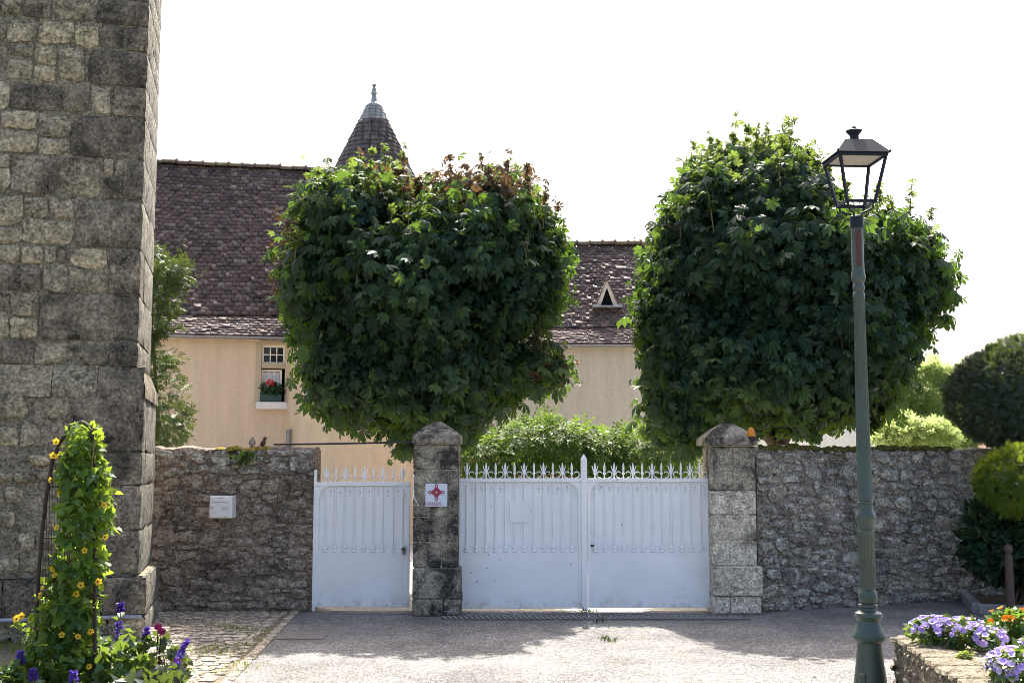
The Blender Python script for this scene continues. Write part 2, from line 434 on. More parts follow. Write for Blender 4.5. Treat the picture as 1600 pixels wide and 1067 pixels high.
M['lamp_green'] = plain('lamp_green_paint', (0.040, 0.062, 0.050), 0.38, 0.5, var=0.2, bump=0.1, scale=10)
M['lamp_dark'] = plain('lantern_dark_paint', (0.010, 0.016, 0.024), 0.55, 0.25, var=0.15)
M['primer'] = plain('red_primer', (0.085, 0.034, 0.028), 0.7, 0.3, var=0.3, scale=20)
M['lamp_white'] = plain('lantern_inner_white', (0.4, 0.38, 0.34), 0.6, 0.3)
M['bollard'] = plain('bollard_brown', (0.07, 0.045, 0.04), 0.5, 0.4, var=0.15)
M['kerb'] = plain('kerb_concrete', (0.24, 0.235, 0.235), 0.85, 0.2, var=0.2, bump=0.5, scale=15)
M['cobble'] = stone_mat('cobble_stone', [(0.30, 0.26, 0.20), (0.40, 0.345, 0.27), (0.24, 0.21, 0.18), (0.44, 0.37, 0.28)], stain=(0.62, 0.85), lich=0.2, gold=0.2, bump=0.5, fine=40)
M['cobble_joint'] = plain('cobble_joint', (0.17, 0.145, 0.10), 0.95, 0.1, var=0.4, bump=0.8, scale=15)
M['mail'] = plain('mailbox_enamel', (0.80, 0.79, 0.76), 0.4, 0.4, var=0.04)
M['mail_grey'] = plain('mailbox_print', (0.42, 0.41, 0.40), 0.5, 0.3)
M['sign'] = plain('sign_enamel', (0.62, 0.68, 0.78), 0.35, 0.5, var=0.04)
M['sign_red'] = plain('sign_claret', (0.30, 0.03, 0.07), 0.4, 0.4, var=0.04)
M['sign_white'] = plain('sign_white', (0.82, 0.80, 0.82), 0.4, 0.4, var=0.03)
ga = G('amber_lens'); ga.p.inputs['Transmission Weight'].default_value = 0.35
M['amber'] = ga.done((0.85, 0.28, 0.01), 0.2, 0.5)
M['greenbox'] = plain('flower_box_plastic', (0.02, 0.05, 0.045), 0.5, 0.4)
M['sparrow_b'] = plain('sparrow_brown', (0.10, 0.06, 0.04), 0.8, 0.2, var=0.4, scale=60)
M['sparrow_w'] = plain('sparrow_pale', (0.38, 0.33, 0.28), 0.8, 0.2, var=0.2, scale=60)

# ------------------------------------------------------------------ stone unit meshes
def stone_mesh(name, m, seed, square=4.0, bulge=0.25, n=5, wb=1.0, jag=0.0, sm=50):
    q = random.Random(seed)
    vs, fs = [], []
    ex = square
    ph = [q.uniform(0, 6.28) for _ in range(4)]
    for j in range(n):
        for i in range(n):
            a = -1 + 2 * i / (n - 1); b = -1 + 2 * j / (n - 1)
            r = (abs(a) ** ex + abs(b) ** ex) ** (1 / ex)
            mx = max(abs(a), abs(b))
            k = mx / r if r > 1e-6 else 1
            x, z = a * k, b * k
            ang = math.atan2(z, x)
            wob = 1 + wb * (0.06 * math.sin(2 * ang + ph[0]) + 0.05 * math.sin(3 * ang + ph[1]) + 0.03 * math.sin(5 * ang + ph[2]))
            if jag:
                key = (round(x, 3), round(z, 3)); wob *= 1 + jag * q.uniform(-1, 1)
            x *= wob; z *= wob
            edge = mx
            y = -bulge * (1 - edge ** 2.5) + q.uniform(-0.06 - jag, 0.06 + jag) * (1 if edge < 1 else 0.5)
            if edge >= 0.999: y += 0.10
            vs.append((x / 2, y, z / 2))
    for j in range(n - 1):
        for i in range(n - 1):
            fs.append((j * n + i, j * n + i + 1, (j + 1) * n + i + 1, (j + 1) * n + i))
    per = [(i, 0) for i in range(n)] + [(n - 1, j) for j in range(1, n)] + [(i, n - 1) for i in range(n - 2, -1, -1)] + [(0, j) for j in range(n - 2, 0, -1)]
    idx = [j * n + i for i, j in per]
    b0 = len(vs)
    for k in idx: vs.append((vs[k][0], 1.0, vs[k][2]))
    L = len(idx)
    for k in range(L): fs.append((idx[(k + 1) % L], idx[k], b0 + k, b0 + (k + 1) % L))
    mb = MB(); mb.add(vs, fs)
    me = mb.mesh(name, m, smooth=sm)
    return me
def stone_set(tag_, m, cnt=8, **k): return [stone_mesh('stone', m, hash_i(tag_, i), **k) for i in range(cnt)]
def hash_i(t, i): return sum(ord(c) * (j + 3) for j, c in enumerate(t)) * 31 + i * 17
SB = {'pale': stone_set('pale', M['but_pale'], 8, square=7, bulge=0.25, wb=0.9, jag=0.05), 'dark': stone_set('dark', M['but_dark'], 6, square=14, bulge=0.22, wb=0.25), 'side': stone_set('side', M['but_side'], 6, square=14, bulge=0.2, wb=0.3, jag=0.05)}
SBr = stone_set('brown', M['brown_stone'], 12, square=3.2, bulge=0.2, wb=1.5, jag=0.16, sm=38)
SGr = stone_set('grey', M['grey_stone'], 12, square=3.2, bulge=0.2, wb=1.5, jag=0.16, sm=38)

def arr_from_mesh(me):
    v = np.array([p.co[:] for p in me.vertices])
    f = []
    for p in me.polygons:
        a = list(p.vertices); f.append(a if len(a) == 4 else a + [a[-1]])
    return v, np.array(f)

# ------------------------------------------------------------------ GROUND
def sheet(name, poly, z, m, kind='structure', n=None):
    me = bpy.data.meshes.new(name)
    me.from_pydata([(x, y, z) for x, y in poly], [], [tuple(range(len(poly)))])
    me.materials.append(m)
    return tag(link(name, me), kind=kind)
sheet('ground', [(-400, -200), (400, -200), (400, 900), (-400, 900)], -0.012, M['grassland'])
sheet('road', [(-30, -25), (30, -25), (30, 17), (6.0, 15.6), (2.7, 13.98), (-30, 13.98)], 0.0, M['asphalt'])
sheet('courtyard', [(-12, 13.5), (2.8, 13.5), (6.2, 15.3), (14, 19.5), (14, 40), (-12, 40)], -0.004, M['gravel'])
# cobbled strip at the left; its right edge follows a straight border line
c0, c1 = gp(472, 951), gp(362, 1067)
cd = (c0 - c1) / (c0.y - c1.y)
def cob_edge(y): return c1.x + cd.x * (y - c1.y)
cp = sheet('cobbled_pavement', [(-9, 4), (cob_edge(4), 4), (cob_edge(13.95), 13.95), (-9, 13.95)], 0.004, M['cobble_joint'])
cob_meshes = [stone_mesh('cobble', M['cobble'], 900 + i, square=5, bulge=0.18, n=4) for i in range(6)]
cobs = []
y = 8.6
while y < 13.85:
    rh = rnd.uniform(0.085, 0.115)
    x = cob_edge(y) - 0.10 - rnd.uniform(0, 0.08)
    while x > -0.36 * y - 0.2:
        w = rnd.uniform(0.09, 0.17)
        px = 800 + 1850 * (x - w / 2) / y
        cobs.append((x - w / 2, y + rh / 2 + rnd.uniform(-0.008, 0.008), w - 0.014, rh - 0.014, rnd.uniform(-0.05, 0.05), px))
        x -= w
    # border stones along the asphalt
    y += rh
vis = [c for c in cobs if c[5] > 225]
vis.sort(key=lambda c: c[1])
near, rest = vis[:285], vis[285:] + [c for c in cobs if c[5] <= 225]
for (x, y, w, d, rz, _) in near:
    link('cobble', rnd.choice(cob_meshes), cp, (x, y, 0.012 + rnd.uniform(-0.004, 0.006)), Euler((R(-90), 0, rz)), (w, 0.022, d))
tv, tf = arr_from_mesh(cob_meshes[0])
rots = np.array([np.array(Euler((R(-90), 0, c[4])).to_matrix()) for c in rest])
batch('far_cobbles', tv, tf, [(c[0], c[1], 0.010 + rnd.uniform(-0.004, 0.004)) for c in rest], rots, [(c[2], 0.022, c[3]) for c in rest], M['cobble'], cp, 'stuff', True)
y = 8.6
while y < 13.7:
    l = rnd.uniform(0.2, 0.32)
    link('border_cobble', rnd.choice(cob_meshes), cp, (cob_edge(y + l / 2) - 0.045, y + l / 2, 0.014), Euler((R(-90), 0, math.atan2(-cd.x, 1))), (0.09, 0.022, l - 0.015))
    y += l

# ------------------------------------------------------------------ rubble walls
def rubble_layout(L, H, hr=(0.07, 0.16), asp=(1.2, 2.8), seed=1, gap=0.022):
    q = random.Random(seed); out = []; z = 0.01
    while z < H - 0.05:
        rh = min(q.uniform(*hr), H - z)
        if H - z - rh < 0.06: rh = H - z
        x = q.uniform(-0.05, 0.02)
        while x < L - 0.03:
            w = min(rh * q.uniform(*asp), L - x)
            if w < 0.05: break
            if q.random() < 0.22 and rh > 0.1:
                s = q.uniform(0.4, 0.6)
                out.append((x + w / 2, z + rh * s / 2, w - gap, rh * s - gap, q.uniform(-.08, .08)))
                out.append((x + w / 2, z + rh * (1 + s) / 2, w * q.uniform(.8, 1) - gap, rh * (1 - s) - gap, q.uniform(-.08, .08)))
            else:
                out.append((x + w / 2, z + rh / 2 + q.uniform(-.012, .012), w - gap, (rh - gap) * q.uniform(.82, 1.08), q.uniform(-.09, .09)))
            x += w
        z += rh
    return out

def rubble_darts(L, H, seed, wr=(0.05, 0.24), n=1500, gap=0.012):
    q = random.Random(seed); out = []; A = np.zeros((0, 4))
    sizes = sorted([wr[0] + (wr[1] - wr[0]) * q.random() ** 2.6 for _ in range(n)], reverse=True)
    for w0 in sizes:
        for _ in range(14):
            h = max(0.03, w0 * q.uniform(.32, .75)); w = w0
            x, z = q.uniform(w * .45, L - w * .45), q.uniform(h * .5, H - h * .5)
            if len(A):
                dx = np.abs(A[:, 0] - x) / ((A[:, 2] + w) / 2 + gap); dz = np.abs(A[:, 1] - z) / ((A[:, 3] + h) / 2 + gap)
                if ((dx ** 4 + dz ** 4) < 1).any(): continue
            A = np.vstack([A, [x, z, w, h]]); out.append((x, z, w, h, q.gauss(0, .13))); break
    return out
def wob(x, z, k): return 0.5 * mnoise.noise((x * 3.1 + k, z * 3.1, k)) + 0.35 * mnoise.noise((x * 11 + k, z * 11, k + 5)) + 0.2 * mnoise.noise((x * 27, z * 27, k))
def rubble_wall(name, label, A, B, H, T, stones, mort, mossm, seed, hr, topw=0.03, ends=True, topstones=None):
    A = Vector((A[0], A[1], 0)); B = Vector((B[0], B[1], 0)); L = (B - A).length
    root = thing(name, label, 'wall', A, math.atan2(B.y - A.y, B.x - A.x))
    nx = int(L / 0.045); nz = int(H / 0.045)
    top = [H + topw * 1.6 * mnoise.noise((i * 0.12, seed, 0)) + topw * mnoise.noise((i * 0.45, seed, 3)) for i in range(nx + 1)]
    vs, fs = [], []
    for j in range(nz + 1):
        for i in range(nx + 1):
            x = L * i / nx; z = top[i] * j / nz
            vs.append((x, 0.012 + 0.03 * wob(x, z, seed) + (0.03 * max(0, (z - H + 0.12) / 0.12)), z))
    for j in range(nz):
        for i in range(nx):
            a = j * (nx + 1) + i; fs.append((a, a + 1, a + nx + 2, a + nx + 1))
    b0 = len(vs); t0 = nz * (nx + 1)
    for kk, yy in enumerate((T * 0.33, T * 0.66, T)):
        for i in range(nx + 1): vs.append((L * i / nx, yy, top[i] + 0.02 * wob(L * i / nx, yy * 3, seed + 2) + (0.02 if kk < 2 else -0.03)))
    rows = [t0, b0, b0 + nx + 1, b0 + 2 * (nx + 1)]
    for k in range(3):
        for i in range(nx): fs.append((rows[k] + i, rows[k] + i + 1, rows[k + 1] + i + 1, rows[k + 1] + i))
    e0 = len(vs)
    for i in range(nx + 1): vs.append((L * i / nx, T, 0))
    for i in range(nx): fs.append((rows[3] + i, rows[3] + i + 1, e0 + i + 1, e0 + i))
    # ends
    for i in (0, nx):
        col = [j * (nx + 1) + i for j in range(nz + 1)] + [r + i for r in rows[1:]] + [e0 + i]
        fs.append(tuple(col))
    MB().add(vs, fs).build('mortar_core', mort, root, smooth=60)
    lay = rubble_darts(L, H - 0.01, seed)
    lay.sort(key=lambda s: -s[2] * s[3])
    q = random.Random(seed + 5)
    def xf(s):
        p = (s[0], -0.012 + q.uniform(-.012, .008) + 0.022 * wob(s[0], s[1], seed), s[1])
        e = Euler((q.uniform(-.12, .12), s[4] + (math.pi if q.random() < .5 else 0), q.uniform(-.12, .12)))
        d = q.uniform(0.025, 0.055)
        return p, e, (s[2] * 1.04, d, s[3] * 1.06)
    big, small = lay[:290], lay[290:]
    for s in big:
        p, e, sc = xf(s)
        link('stone', q.choice(topstones if topstones and s[1] > H - 0.32 else stones), root, p, e, sc)
    if small:
        for gi in range(1):
            tv, tf = arr_from_mesh(stones[gi])
            X = [xf(s) for s in small]
            batch('small_stones', tv, tf, [x[0] for x in X], np.array([np.array(x[1].to_matrix()) for x in X]), [x[2] for x in X], stones[0].materials[0], root, 'stuff', True)
    return root, L, top

WL_Y = 13.93
wl0, wl1 = at(205, 800, WL_Y), at(491, 800, WL_Y)
wallL, LL, topL = rubble_wall('garden_wall', 'brown rubble stone wall carrying the white mailbox, beside the church buttress', (wl0.x, WL_Y), (wl1.x, WL_Y), at(400, 701, WL_Y).z, 0.42, SBr, M['brown_mortar'], None, 21, (0.06, 0.15), topstones=SGr)
wr0 = at(1184, 800, 13.82); wr1 = at(1500, 800, 15.0)
wd = (wr1 - wr0); wr2 = wr0 + wd * 1.75
HR = at(1300, 701, 14.25).z
wallR, LR, topR = rubble_wall('garden_wall', 'long grey rubble stone wall with mossy top running behind the street lamp', (wr0.x, wr0.y), (wr2.x, wr2.y), HR, 0.42, SGr, M['grey_mortar'], None, 33, (0.06, 0.14))
# moss cushions along the tops (part of the wall's growth)
def moss_strip(parent, L, top, m, x0, x1, seed, n=60, hz=0.02, name='moss'):
    q = random.Random(seed); mb = MB()
    for _ in range(n):
        x = q.uniform(x0, x1); i = int(x / L * (len(top) - 1))
        r = q.uniform(0.02, 0.07)
        c = Vector((x, q.uniform(0.0, 0.12), top[i] + q.uniform(-0.02, 0.012)))
        pr = []
        vs = []; fs = []
        nn = 8
        for k in range(nn):
            a = 6.283 * k / nn; rr = r * q.uniform(0.7, 1.2)
            vs.append(c + Vector((rr * math.cos(a), rr * math.sin(a) * 0.8, -0.012)))
        for k in range(nn):
            a = 6.283 * k / nn; rr = r * 0.6 * q.uniform(0.7, 1.2)
            vs.append(c + Vector((rr * math.cos(a), rr * math.sin(a) * 0.8, hz * q.uniform(.6, 1.2))))
        for k in range(nn): fs.append((k, (k + 1) % nn, nn + (k + 1) % nn, nn + k))
        fs.append(tuple(nn + k for k in range(nn)))
        mb.add(vs, fs)
    return mb.build(name, m, parent, smooth=True, kind='stuff')
moss_strip(wallL, LL, topL, M['moss_y'], 1.0, 1.6, 3, 60)
moss_strip(wallR, LR, topR, M['moss'], 0.1, LR * 0.55, 4, 170, 0.03)

# ------------------------------------------------------------------ church buttress
BY = 11.8
bc = at(220, 750, BY)
BA = R(12.5)
but = thing('church_buttress', 'tall weathered stone church buttress with dark quoins and a sloping ledge', 'buttress', (bc.x, BY, 0), BA)
def bz(py): return at(215, py, BY).z
PXM = F / BY
UP = -0.08                # upper section set back
zl0, zl1 = bz(606), bz(574)   # sloping ledge
zp = bz(900)
DEP = 1.7
WID = 3.4
core = MB()
core.box((UP - WID / 2 - 0.02, -UP + 0.03 + DEP / 2, (zl0 - .2 + 9.5) / 2), (WID, DEP, 9.5 - zl0 + .2))
core.box((-WID / 2 - 0.02, 0.02 + DEP / 2 + 0.04, zl0 / 2), (WID, DEP, zl0))
core.box((0.085 - WID / 2 - 0.02, -0.085 + 0.02 + DEP / 2 + 0.1, zp / 2), (WID, DEP, zp))
# rough mortar sheets in front of the core, between the stones
def mortar_sheet(mb, x0, x1, z0, z1, y, k):
    nx = max(2, int((x1 - x0) / 0.05)); nz = max(2, int((z1 - z0) / 0.05)); vs = []; fs = []
    for j in range(nz + 1):
        for i in range(nx + 1):
            x = x0 + (x1 - x0) * i / nx; z = z0 + (z1 - z0) * j / nz
            vs.append((x, y + 0.008 + 0.014 * wob(x, z, k), z))
    for j in range(nz):
        for i in range(nx):
            a = j * (nx + 1) + i; fs.append((a, a + 1, a + nx + 2, a + nx + 1))
    mb.add(vs, fs)
mortar_sheet(core, UP - 1.9, UP - 0.06, zl1, 7.4, -UP, 3)
mortar_sheet(core, -1.9, -0.06, zp, zl0, 0.0, 6)
core.build('mortar_core', M['but_mortar'], but, smooth=40)
# sloping ledge stones
x = 0.0
qb = random.Random(4)
while x > -2.2:
    w = qb.uniform(0.35, 0.75)
    mb = MB()
    a, b = x - w + 0.006, x
    zt = zl1 + 0.02; zb = zl0 - 0.10
    vs = []
    ni = 5
    for i in range(ni + 1):
        xx = a + (b - a) * i / ni
        q1, q2, q3 = [qb.uniform(-.008, .008) for _ in range(3)]
        vs += [(xx, -UP + 0.04, zt + q1), (xx, -UP - 0.015, zt - 0.012 + q2), (xx, -0.012 + q3, zl0 + 0.02 + q1), (xx, -0.016 + q2, zb)]
    fs = []
    for i in range(ni):
        for r in range(3): fs.append((i * 4 + r, i * 4 + 4 + r, i * 4 + 5 + r, i * 4 + 1 + r))
    if x == 0.0:      # right-hand return, sloping too
        vs2 = []
        for i in range(ni + 1):
            yy = -0.012 + (DEP) * i / ni
            vs2 += [(UP - 0.04, max(yy, -UP), zt), (UP + 0.015, max(yy, -UP - 0.012), zt - 0.012), (0.014, yy, zl0 + 0.02), (0.016, yy, zb)]
        n0 = len(vs)
        for i in range(ni):
            for r in range(3): fs.append((n0 + i * 4 + r, n0 + i * 4 + 1 + r, n0 + i * 4 + 5 + r, n0 + i * 4 + 4 + r))
        vs += vs2
    mb.add(vs, fs).build('ledge_stone', M['but_dark'] if x == 0 else M['but_pale'], but, smooth=40)
    x -= w
def b_stone(kind, x0, x1, z0, z1, y, depth=0.3, rot=0.0, jit=True):
    w = x1 - x0; h = z1 - z0
    me = qb.choice(SB[kind])
    pr = 0.05
    e = Euler((qb.uniform(-.03, .03), (qb.uniform(-.03, .03) if jit else 0), qb.uniform(-.03, .03)))
    # mesh depth unit is 1 along +y, front bulges to -y
    link('stone', me, but, ((x0 + x1) / 2, y + qb.uniform(-.022, -.004), (z0 + z1) / 2), e, (w * 1.0, pr if kind == 'pale' else 0.06, h * 1.0))
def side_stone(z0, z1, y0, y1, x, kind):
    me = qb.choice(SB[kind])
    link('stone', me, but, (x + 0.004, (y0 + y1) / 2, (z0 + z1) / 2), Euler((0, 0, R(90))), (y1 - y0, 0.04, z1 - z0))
def bx(px, up): return (px - (212 if up else 221)) / PXM + (UP if up else 0)
rows = [(-170, -128, 150), (-128, -80, 185), (-80, -40, 120), (-40, 0, 190), (0, 40, 145), (40, 79, 192), (79, 135, 133), (135, 182, 172), (182, 248, 110), (248, 312, 193), (312, 388, 116), (388, 460, 168), (460, 533, 66), (533, 573, 168)]
def fill_row(x1, z0, z1, y, lean=1.0, wmin=0.2, wmax=0.5, sparse=0.0):
    x = x1
    while x > -1.75:
        w = qb.uniform(wmin, wmax)
        if qb.random() > sparse:
            g = 0.022
            if (z1 - z0) > 0.33 and qb.random() < 0.55:
                s = z0 + (z1 - z0) * qb.uniform(0.35, 0.65)
                b_stone('dark' if qb.random() < .12 else 'pale', x - w + g / 2, x - g / 2, z0 + g / 2, s - g / 2, y)
                if qb.random() < 0.5:
                    b_stone('pale', x - w + g / 2, x - w * 0.5 - g / 2, s + g / 2, z1 - g / 2, y)
                    b_stone('pale', x - w * 0.5 + g / 2, x - g / 2, s + g / 2, z1 - g / 2, y)
                else:
                    b_stone('pale', x - w + g / 2, x - g / 2, s + g / 2, z1 - g / 2, y)
            else:
                b_stone('dark' if qb.random() < .15 else 'pale', x - w + g / 2, x - g / 2, z0 + g / 2 + qb.uniform(0, .03), z1 - g / 2 - qb.uniform(0, .03), y)
        x -= w
for (ya, yb, ql) in rows:
    z1, z0 = bz(ya), bz(yb)
    sh = (533 - (ya + yb) / 2) * 0.028
    xq = bx(ql - sh, True)
    b_stone('dark', xq + 0.012, UP + 0.004, z0 + 0.008, z1 - 0.008, -UP - 0.004, jit=False)
    fill_row(xq - 0.01, z0, z1, -UP)
    d1 = qb.uniform(0.3, 0.75)
    side_stone(z0 + 0.006, z1 - 0.006, -UP + 0.01, -UP + d1, UP, 'side')
    side_stone(z0 + 0.006, z1 - 0.006, -UP + d1 + 0.015, -UP + DEP - 0.05, UP, 'side')
zz = bz(-170)
while zz < 9.3:
    h = qb.uniform(.26, .45)
    fill_row(UP, zz, zz + h, -UP)
    side_stone(zz + .006, zz + h - .006, -UP + .01, -UP + DEP - .05, UP, 'side')
    zz += h
for (ya, yb, ql) in [(617, 706, 118), (706, 758, 170), (758, 828, 165), (828, 899, 150)]:
    z1, z0 = bz(ya), bz(yb)
    xq = bx(ql, False)
    b_stone('dark', xq, 0.004, z0 + .006, z1 - .006, -0.004, jit=False)
    for (za, zb) in ((z0, (z0 + z1) / 2), ((z0 + z1) / 2, z1)):
        fill_row(xq - 0.03, za + .02, zb, 0.0, wmin=0.14, wmax=0.36, sparse=0.3)
    d1 = qb.uniform(0.3, 0.6)
    side_stone(z0 + .006, z1 - .006, 0.01, d1, 0.0, 'side')
    side_stone(z0 + .006, z1 - .006, d1 + .015, DEP, 0.0, 'side')
for (za, zb) in ((zp - 0.36, zp), (0.0, zp - 0.38)):
    x = 0.085
    while x > -1.8:
        w = qb.uniform(0.3, 0.6)
        b_stone('dark' if za > 0 else 'pale', x - w + .008, x + .004, za, zb - .004, -0.09, jit=za == 0)
        x -= w
    side_stone(za, zb - .004, -0.08, 0.5, 0.085, 'side')
    side_stone(za, zb - .004, 0.515, DEP, 0.085, 'side')
MB().tube([(-2.4, -0.14, zp - 0.375), (0.06, -0.14, zp - 0.375)], 0.022, 8).build('drip_pipe', M['lead'], but, smooth=True)

# ------------------------------------------------------------------ gate pillars
PXG = F / 13.7
def pillar(px0, px1, blocks, Y0, capx, capy, label, darkset):
    a = at(px0, 800, Y0).x; b = at(px1, 800, Y0).x; D = 0.56
    cx = (a + b) / 2; w = b - a
    root = thing('gate_pillar', label, 'pillar', (cx, Y0 + D / 2, 0))
    z = lambda py: at(680, py, Y0).z
    zt = z(capy[2])
    MB().box((0, 0.0, zt / 2), (w - 0.03, D - 0.03, zt)).build('core', M['pil_pale'], root)
    for i, (ya, yb, cuts, ext, mk) in enumerate(blocks):
        z1, z0 = z(ya), max(z(yb), 0.0)
        L_, R_ = -w / 2 - ext[0], w / 2 + ext[1]
        xs = [L_] + [at(c, 800, Y0).x - cx for c in cuts] + [R_]
        for k in range(len(xs) - 1):
            e = max(ext)
            mb = MB().box(((xs[k] + xs[k + 1]) / 2, -e / 2, (z0 + z1) / 2), (xs[k + 1] - xs[k] - 0.006, D + e + rnd.uniform(-.004, .004), z1 - z0 - 0.006), ch=0.012)
            mb.build('block', M[mk], root)
    # cap: slab and truncated pyramid
    ca = at(capx[0], 690, Y0).x - cx; cb = at(capx[1], 690, Y0).x - cx
    hw = (cb - ca) / 2; mx = (ca + cb) / 2
    z0, z1, z2 = z(capy[2]), z(capy[1]), z(capy[0])
    cap = MB()
    hd = D / 2 + 0.06
    def ring(hx, hy, zz): return [(mx - hx, -hy, zz), (mx + hx, -hy, zz), (mx + hx, hy, zz), (mx - hx, hy, zz)]
    pts = ring(hw, hd, z0 + .004) + ring(hw, hd, z1) + ring(hw * 0.62, hd * 0.66, z1 + (z2 - z1) * 0.52) + ring(hw * 0.24, hd * 0.3, z2 - 0.01) + ring(hw * 0.17, hd * 0.2, z2)
    fs = [(3, 2, 1, 0), (16, 17, 18, 19)]
    for r in range(4):
        for k in range(4): fs.append((r * 4 + k, r * 4 + (k + 1) % 4, r * 4 + 4 + (k + 1) % 4, r * 4 + 4 + k))
    cap.add(pts, fs).build('cap', M['pil_dark'], root)
    return root
PL_Y, PR_Y = 13.5, 13.62
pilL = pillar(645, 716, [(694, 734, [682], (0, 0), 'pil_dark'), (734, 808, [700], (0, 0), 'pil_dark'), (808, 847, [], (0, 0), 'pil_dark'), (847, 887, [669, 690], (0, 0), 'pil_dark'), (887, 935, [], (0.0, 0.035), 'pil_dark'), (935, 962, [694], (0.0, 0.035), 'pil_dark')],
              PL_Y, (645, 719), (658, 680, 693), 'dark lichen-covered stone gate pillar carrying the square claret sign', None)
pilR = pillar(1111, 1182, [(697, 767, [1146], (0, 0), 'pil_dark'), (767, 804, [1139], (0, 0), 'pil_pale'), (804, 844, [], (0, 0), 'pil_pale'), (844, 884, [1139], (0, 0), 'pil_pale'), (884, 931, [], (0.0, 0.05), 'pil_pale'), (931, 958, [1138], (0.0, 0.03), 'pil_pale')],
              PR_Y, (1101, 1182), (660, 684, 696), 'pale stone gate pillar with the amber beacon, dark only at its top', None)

# ------------------------------------------------------------------ gates
GY = 13.86
def gx(px): return at(px, 800, GY).x
def gz(py): return max(at(800, py, GY).z, 0.02)
def tb(p0, p1, r, n=8): return MB().tube([p0, p1], r, n)
def scroll_pts(cx, cz, r, sgn):
    P = []
    for i in range(15):
        t = i / 14
        a = -math.pi / 2 + sgn * (-0.2 + t * 4.4)
        rr = r * (1.0 - 0.45 * t)
        P.append((cx + rr * math.cos(a), 0, cz + rr * math.sin(a)))
    return P
me_cache = {}
def leaf_gate(name, label, px0, px1, bars, ytop, ybot, plain_first, plate=None, stile_r=None, cat='gate'):
    x0, x1 = gx(px0), gx(px1)
    root = thing(name, label, cat, ((x0 + x1) / 2, GY, 0))
    X = lambda px: gx(px) - (x0 + x1) / 2
    hw = (x1 - x0) / 2
    zt, zb, zm = gz(ytop), gz(ybot), gz(862)
    MB().box((0, 0.012, (zb + zt) / 2), (2 * hw - .01, 0.004, zt - zb - .01)).build('sheet_panel', M['white'], root)
    MB().box((0, -0.004, (zb + zm) / 2), (2 * hw - .02, 0.02, zm - zb), ch=0.003).build('kick_panel', M['white'], root)
    MB().box((0, -0.01, zt - 0.022), (2 * hw, 0.036, 0.044), ch=0.004).build('top_rail', M['white'], root)
    for sx in (-1, 1):
        MB().box((sx * (hw - 0.018), -0.008, (zb + zt - .046) / 2), (0.036, 0.034, zt - zb - .046), ch=0.004).build('stile', M['white'], root)
    # rounded corner brackets
    for sx in (-1, 1):
        r = 0.14; cx = sx * (hw - 0.036 - r); cz = zt - 0.044 - r
        P = [(cx + sx * r, cz + r)]
        for i in range(9):
            a = math.pi / 2 * i / 8
            P.append((cx + sx * r * math.cos(a), cz + r * math.sin(a)))
        MB().prism(P, -0.022, 0.008).build('corner_bracket', M['white'], root)
        mb = MB()
        pts = [(sx * (hw - .05 - .03 * math.sin(t * 5)), -0.012, zt - 0.09 - 0.20 * t) for t in [i / 10 for i in range(11)]]
        mb.tube(pts, 0.005, 6).build('corner_scroll', M['white_iron'], root, smooth=True)
    # bars with feet, spikes and scrolls
    for i, pb in enumerate(bars):
        bx_ = X(pb); fl = (i % 2 == 0) == (not plain_first)
        segs = [(gz(858), zt - .04)]
        if plate and plate[0] < pb < plate[1]: segs = [(gz(858), gz(plate[3]) - .004), (gz(plate[2]) + .004, zt - .04)]
        for (za, zc) in segs:
            MB().tube([(bx_, 0.002, za), (bx_, 0.002, zc)], 0.0115, 8).build('bar', M['white_iron'], root, smooth=True)
        kf = ('foot',)
        if kf not in me_cache:
            mb = MB(); mb.lathe([(.022, 0), (.022, .008), (.011, .02), (.018, .034), (.018, .04), (.010, .052), (.010, .07)], 8)
            for s in (-1, 1): mb.tube([(0, -.004, .04), (s * .026, -.006, .055), (s * .036, -.006, .085)], [.006, .005, .002], 5)
            me_cache[kf] = mb.mesh('bar_foot', M['white_iron'], 40)
        link('bar_foot', me_cache[kf], root, (bx_, -0.012, zm + .002), None, (1.25, 1, 1.2))
        ks = ('spike', fl)
        if ks not in me_cache:
            mb = MB()
            mb.lathe([(.008, 0), (.008, .05), (.018, .056), (.018, .066), (.010, .074), (.0125, .12), (.012, .145), (.002, .19)], 8)
            if fl:
                for s in (-1, 1): mb.tube([(s * .008, 0, .066), (s * .022, 0, .105), (s * .036, 0, .155)], [.006, .0065, .003], 5)
            me_cache[ks] = mb.mesh('spike', M['white_iron'], 40)
        link('spike', me_cache[ks], root, (bx_, -0.01, zt - .006))
        if not fl:
            for s in (-1, 1):
                kk = ('scroll', s)
                if kk not in me_cache:
                    me_cache[kk] = MB().tube([(0.058 * s - s * .006 + p[0], 0, p[2]) for p in scroll_pts(0, .047, .043, s)], .0055, 6).mesh('scroll', M['white_iron'], True)
                link('scroll', me_cache[kk], root, (bx_ , -0.01, zt + .001))
    gaps = [(a + b) / 2 for a, b in zip(bars[:-1], bars[1:])]
    for pgap in gaps:
        if plate and plate[0] < pgap < plate[1]: continue
        if 'orn' not in me_cache:
            mb = MB()
            mb.tube([(-.014, 0, -.018), (0, 0, .02), (.014, 0, -.018)], .0028, 5).tube([(0, 0, -.01), (0, 0, -.035)], .002, 5).box((0, 0, -.05), (.01, .004, .01))
            me_cache['orn'] = mb.mesh('pressed_ornament', M['mail_grey'])
        link('pressed_ornament', me_cache['orn'], root, (X(pgap), 0.0085, zt - 0.11))
    if plate:
        xa, xb = X(plate[0]), X(plate[1]); za, zc = gz(plate[3]), gz(plate[2])
        MB().box(((xa + xb) / 2, 0.0, (za + zc) / 2), (xb - xa, 0.018, zc - za), ch=0.003).build('blank_plate', M['white'], root)
    return root, X, hw
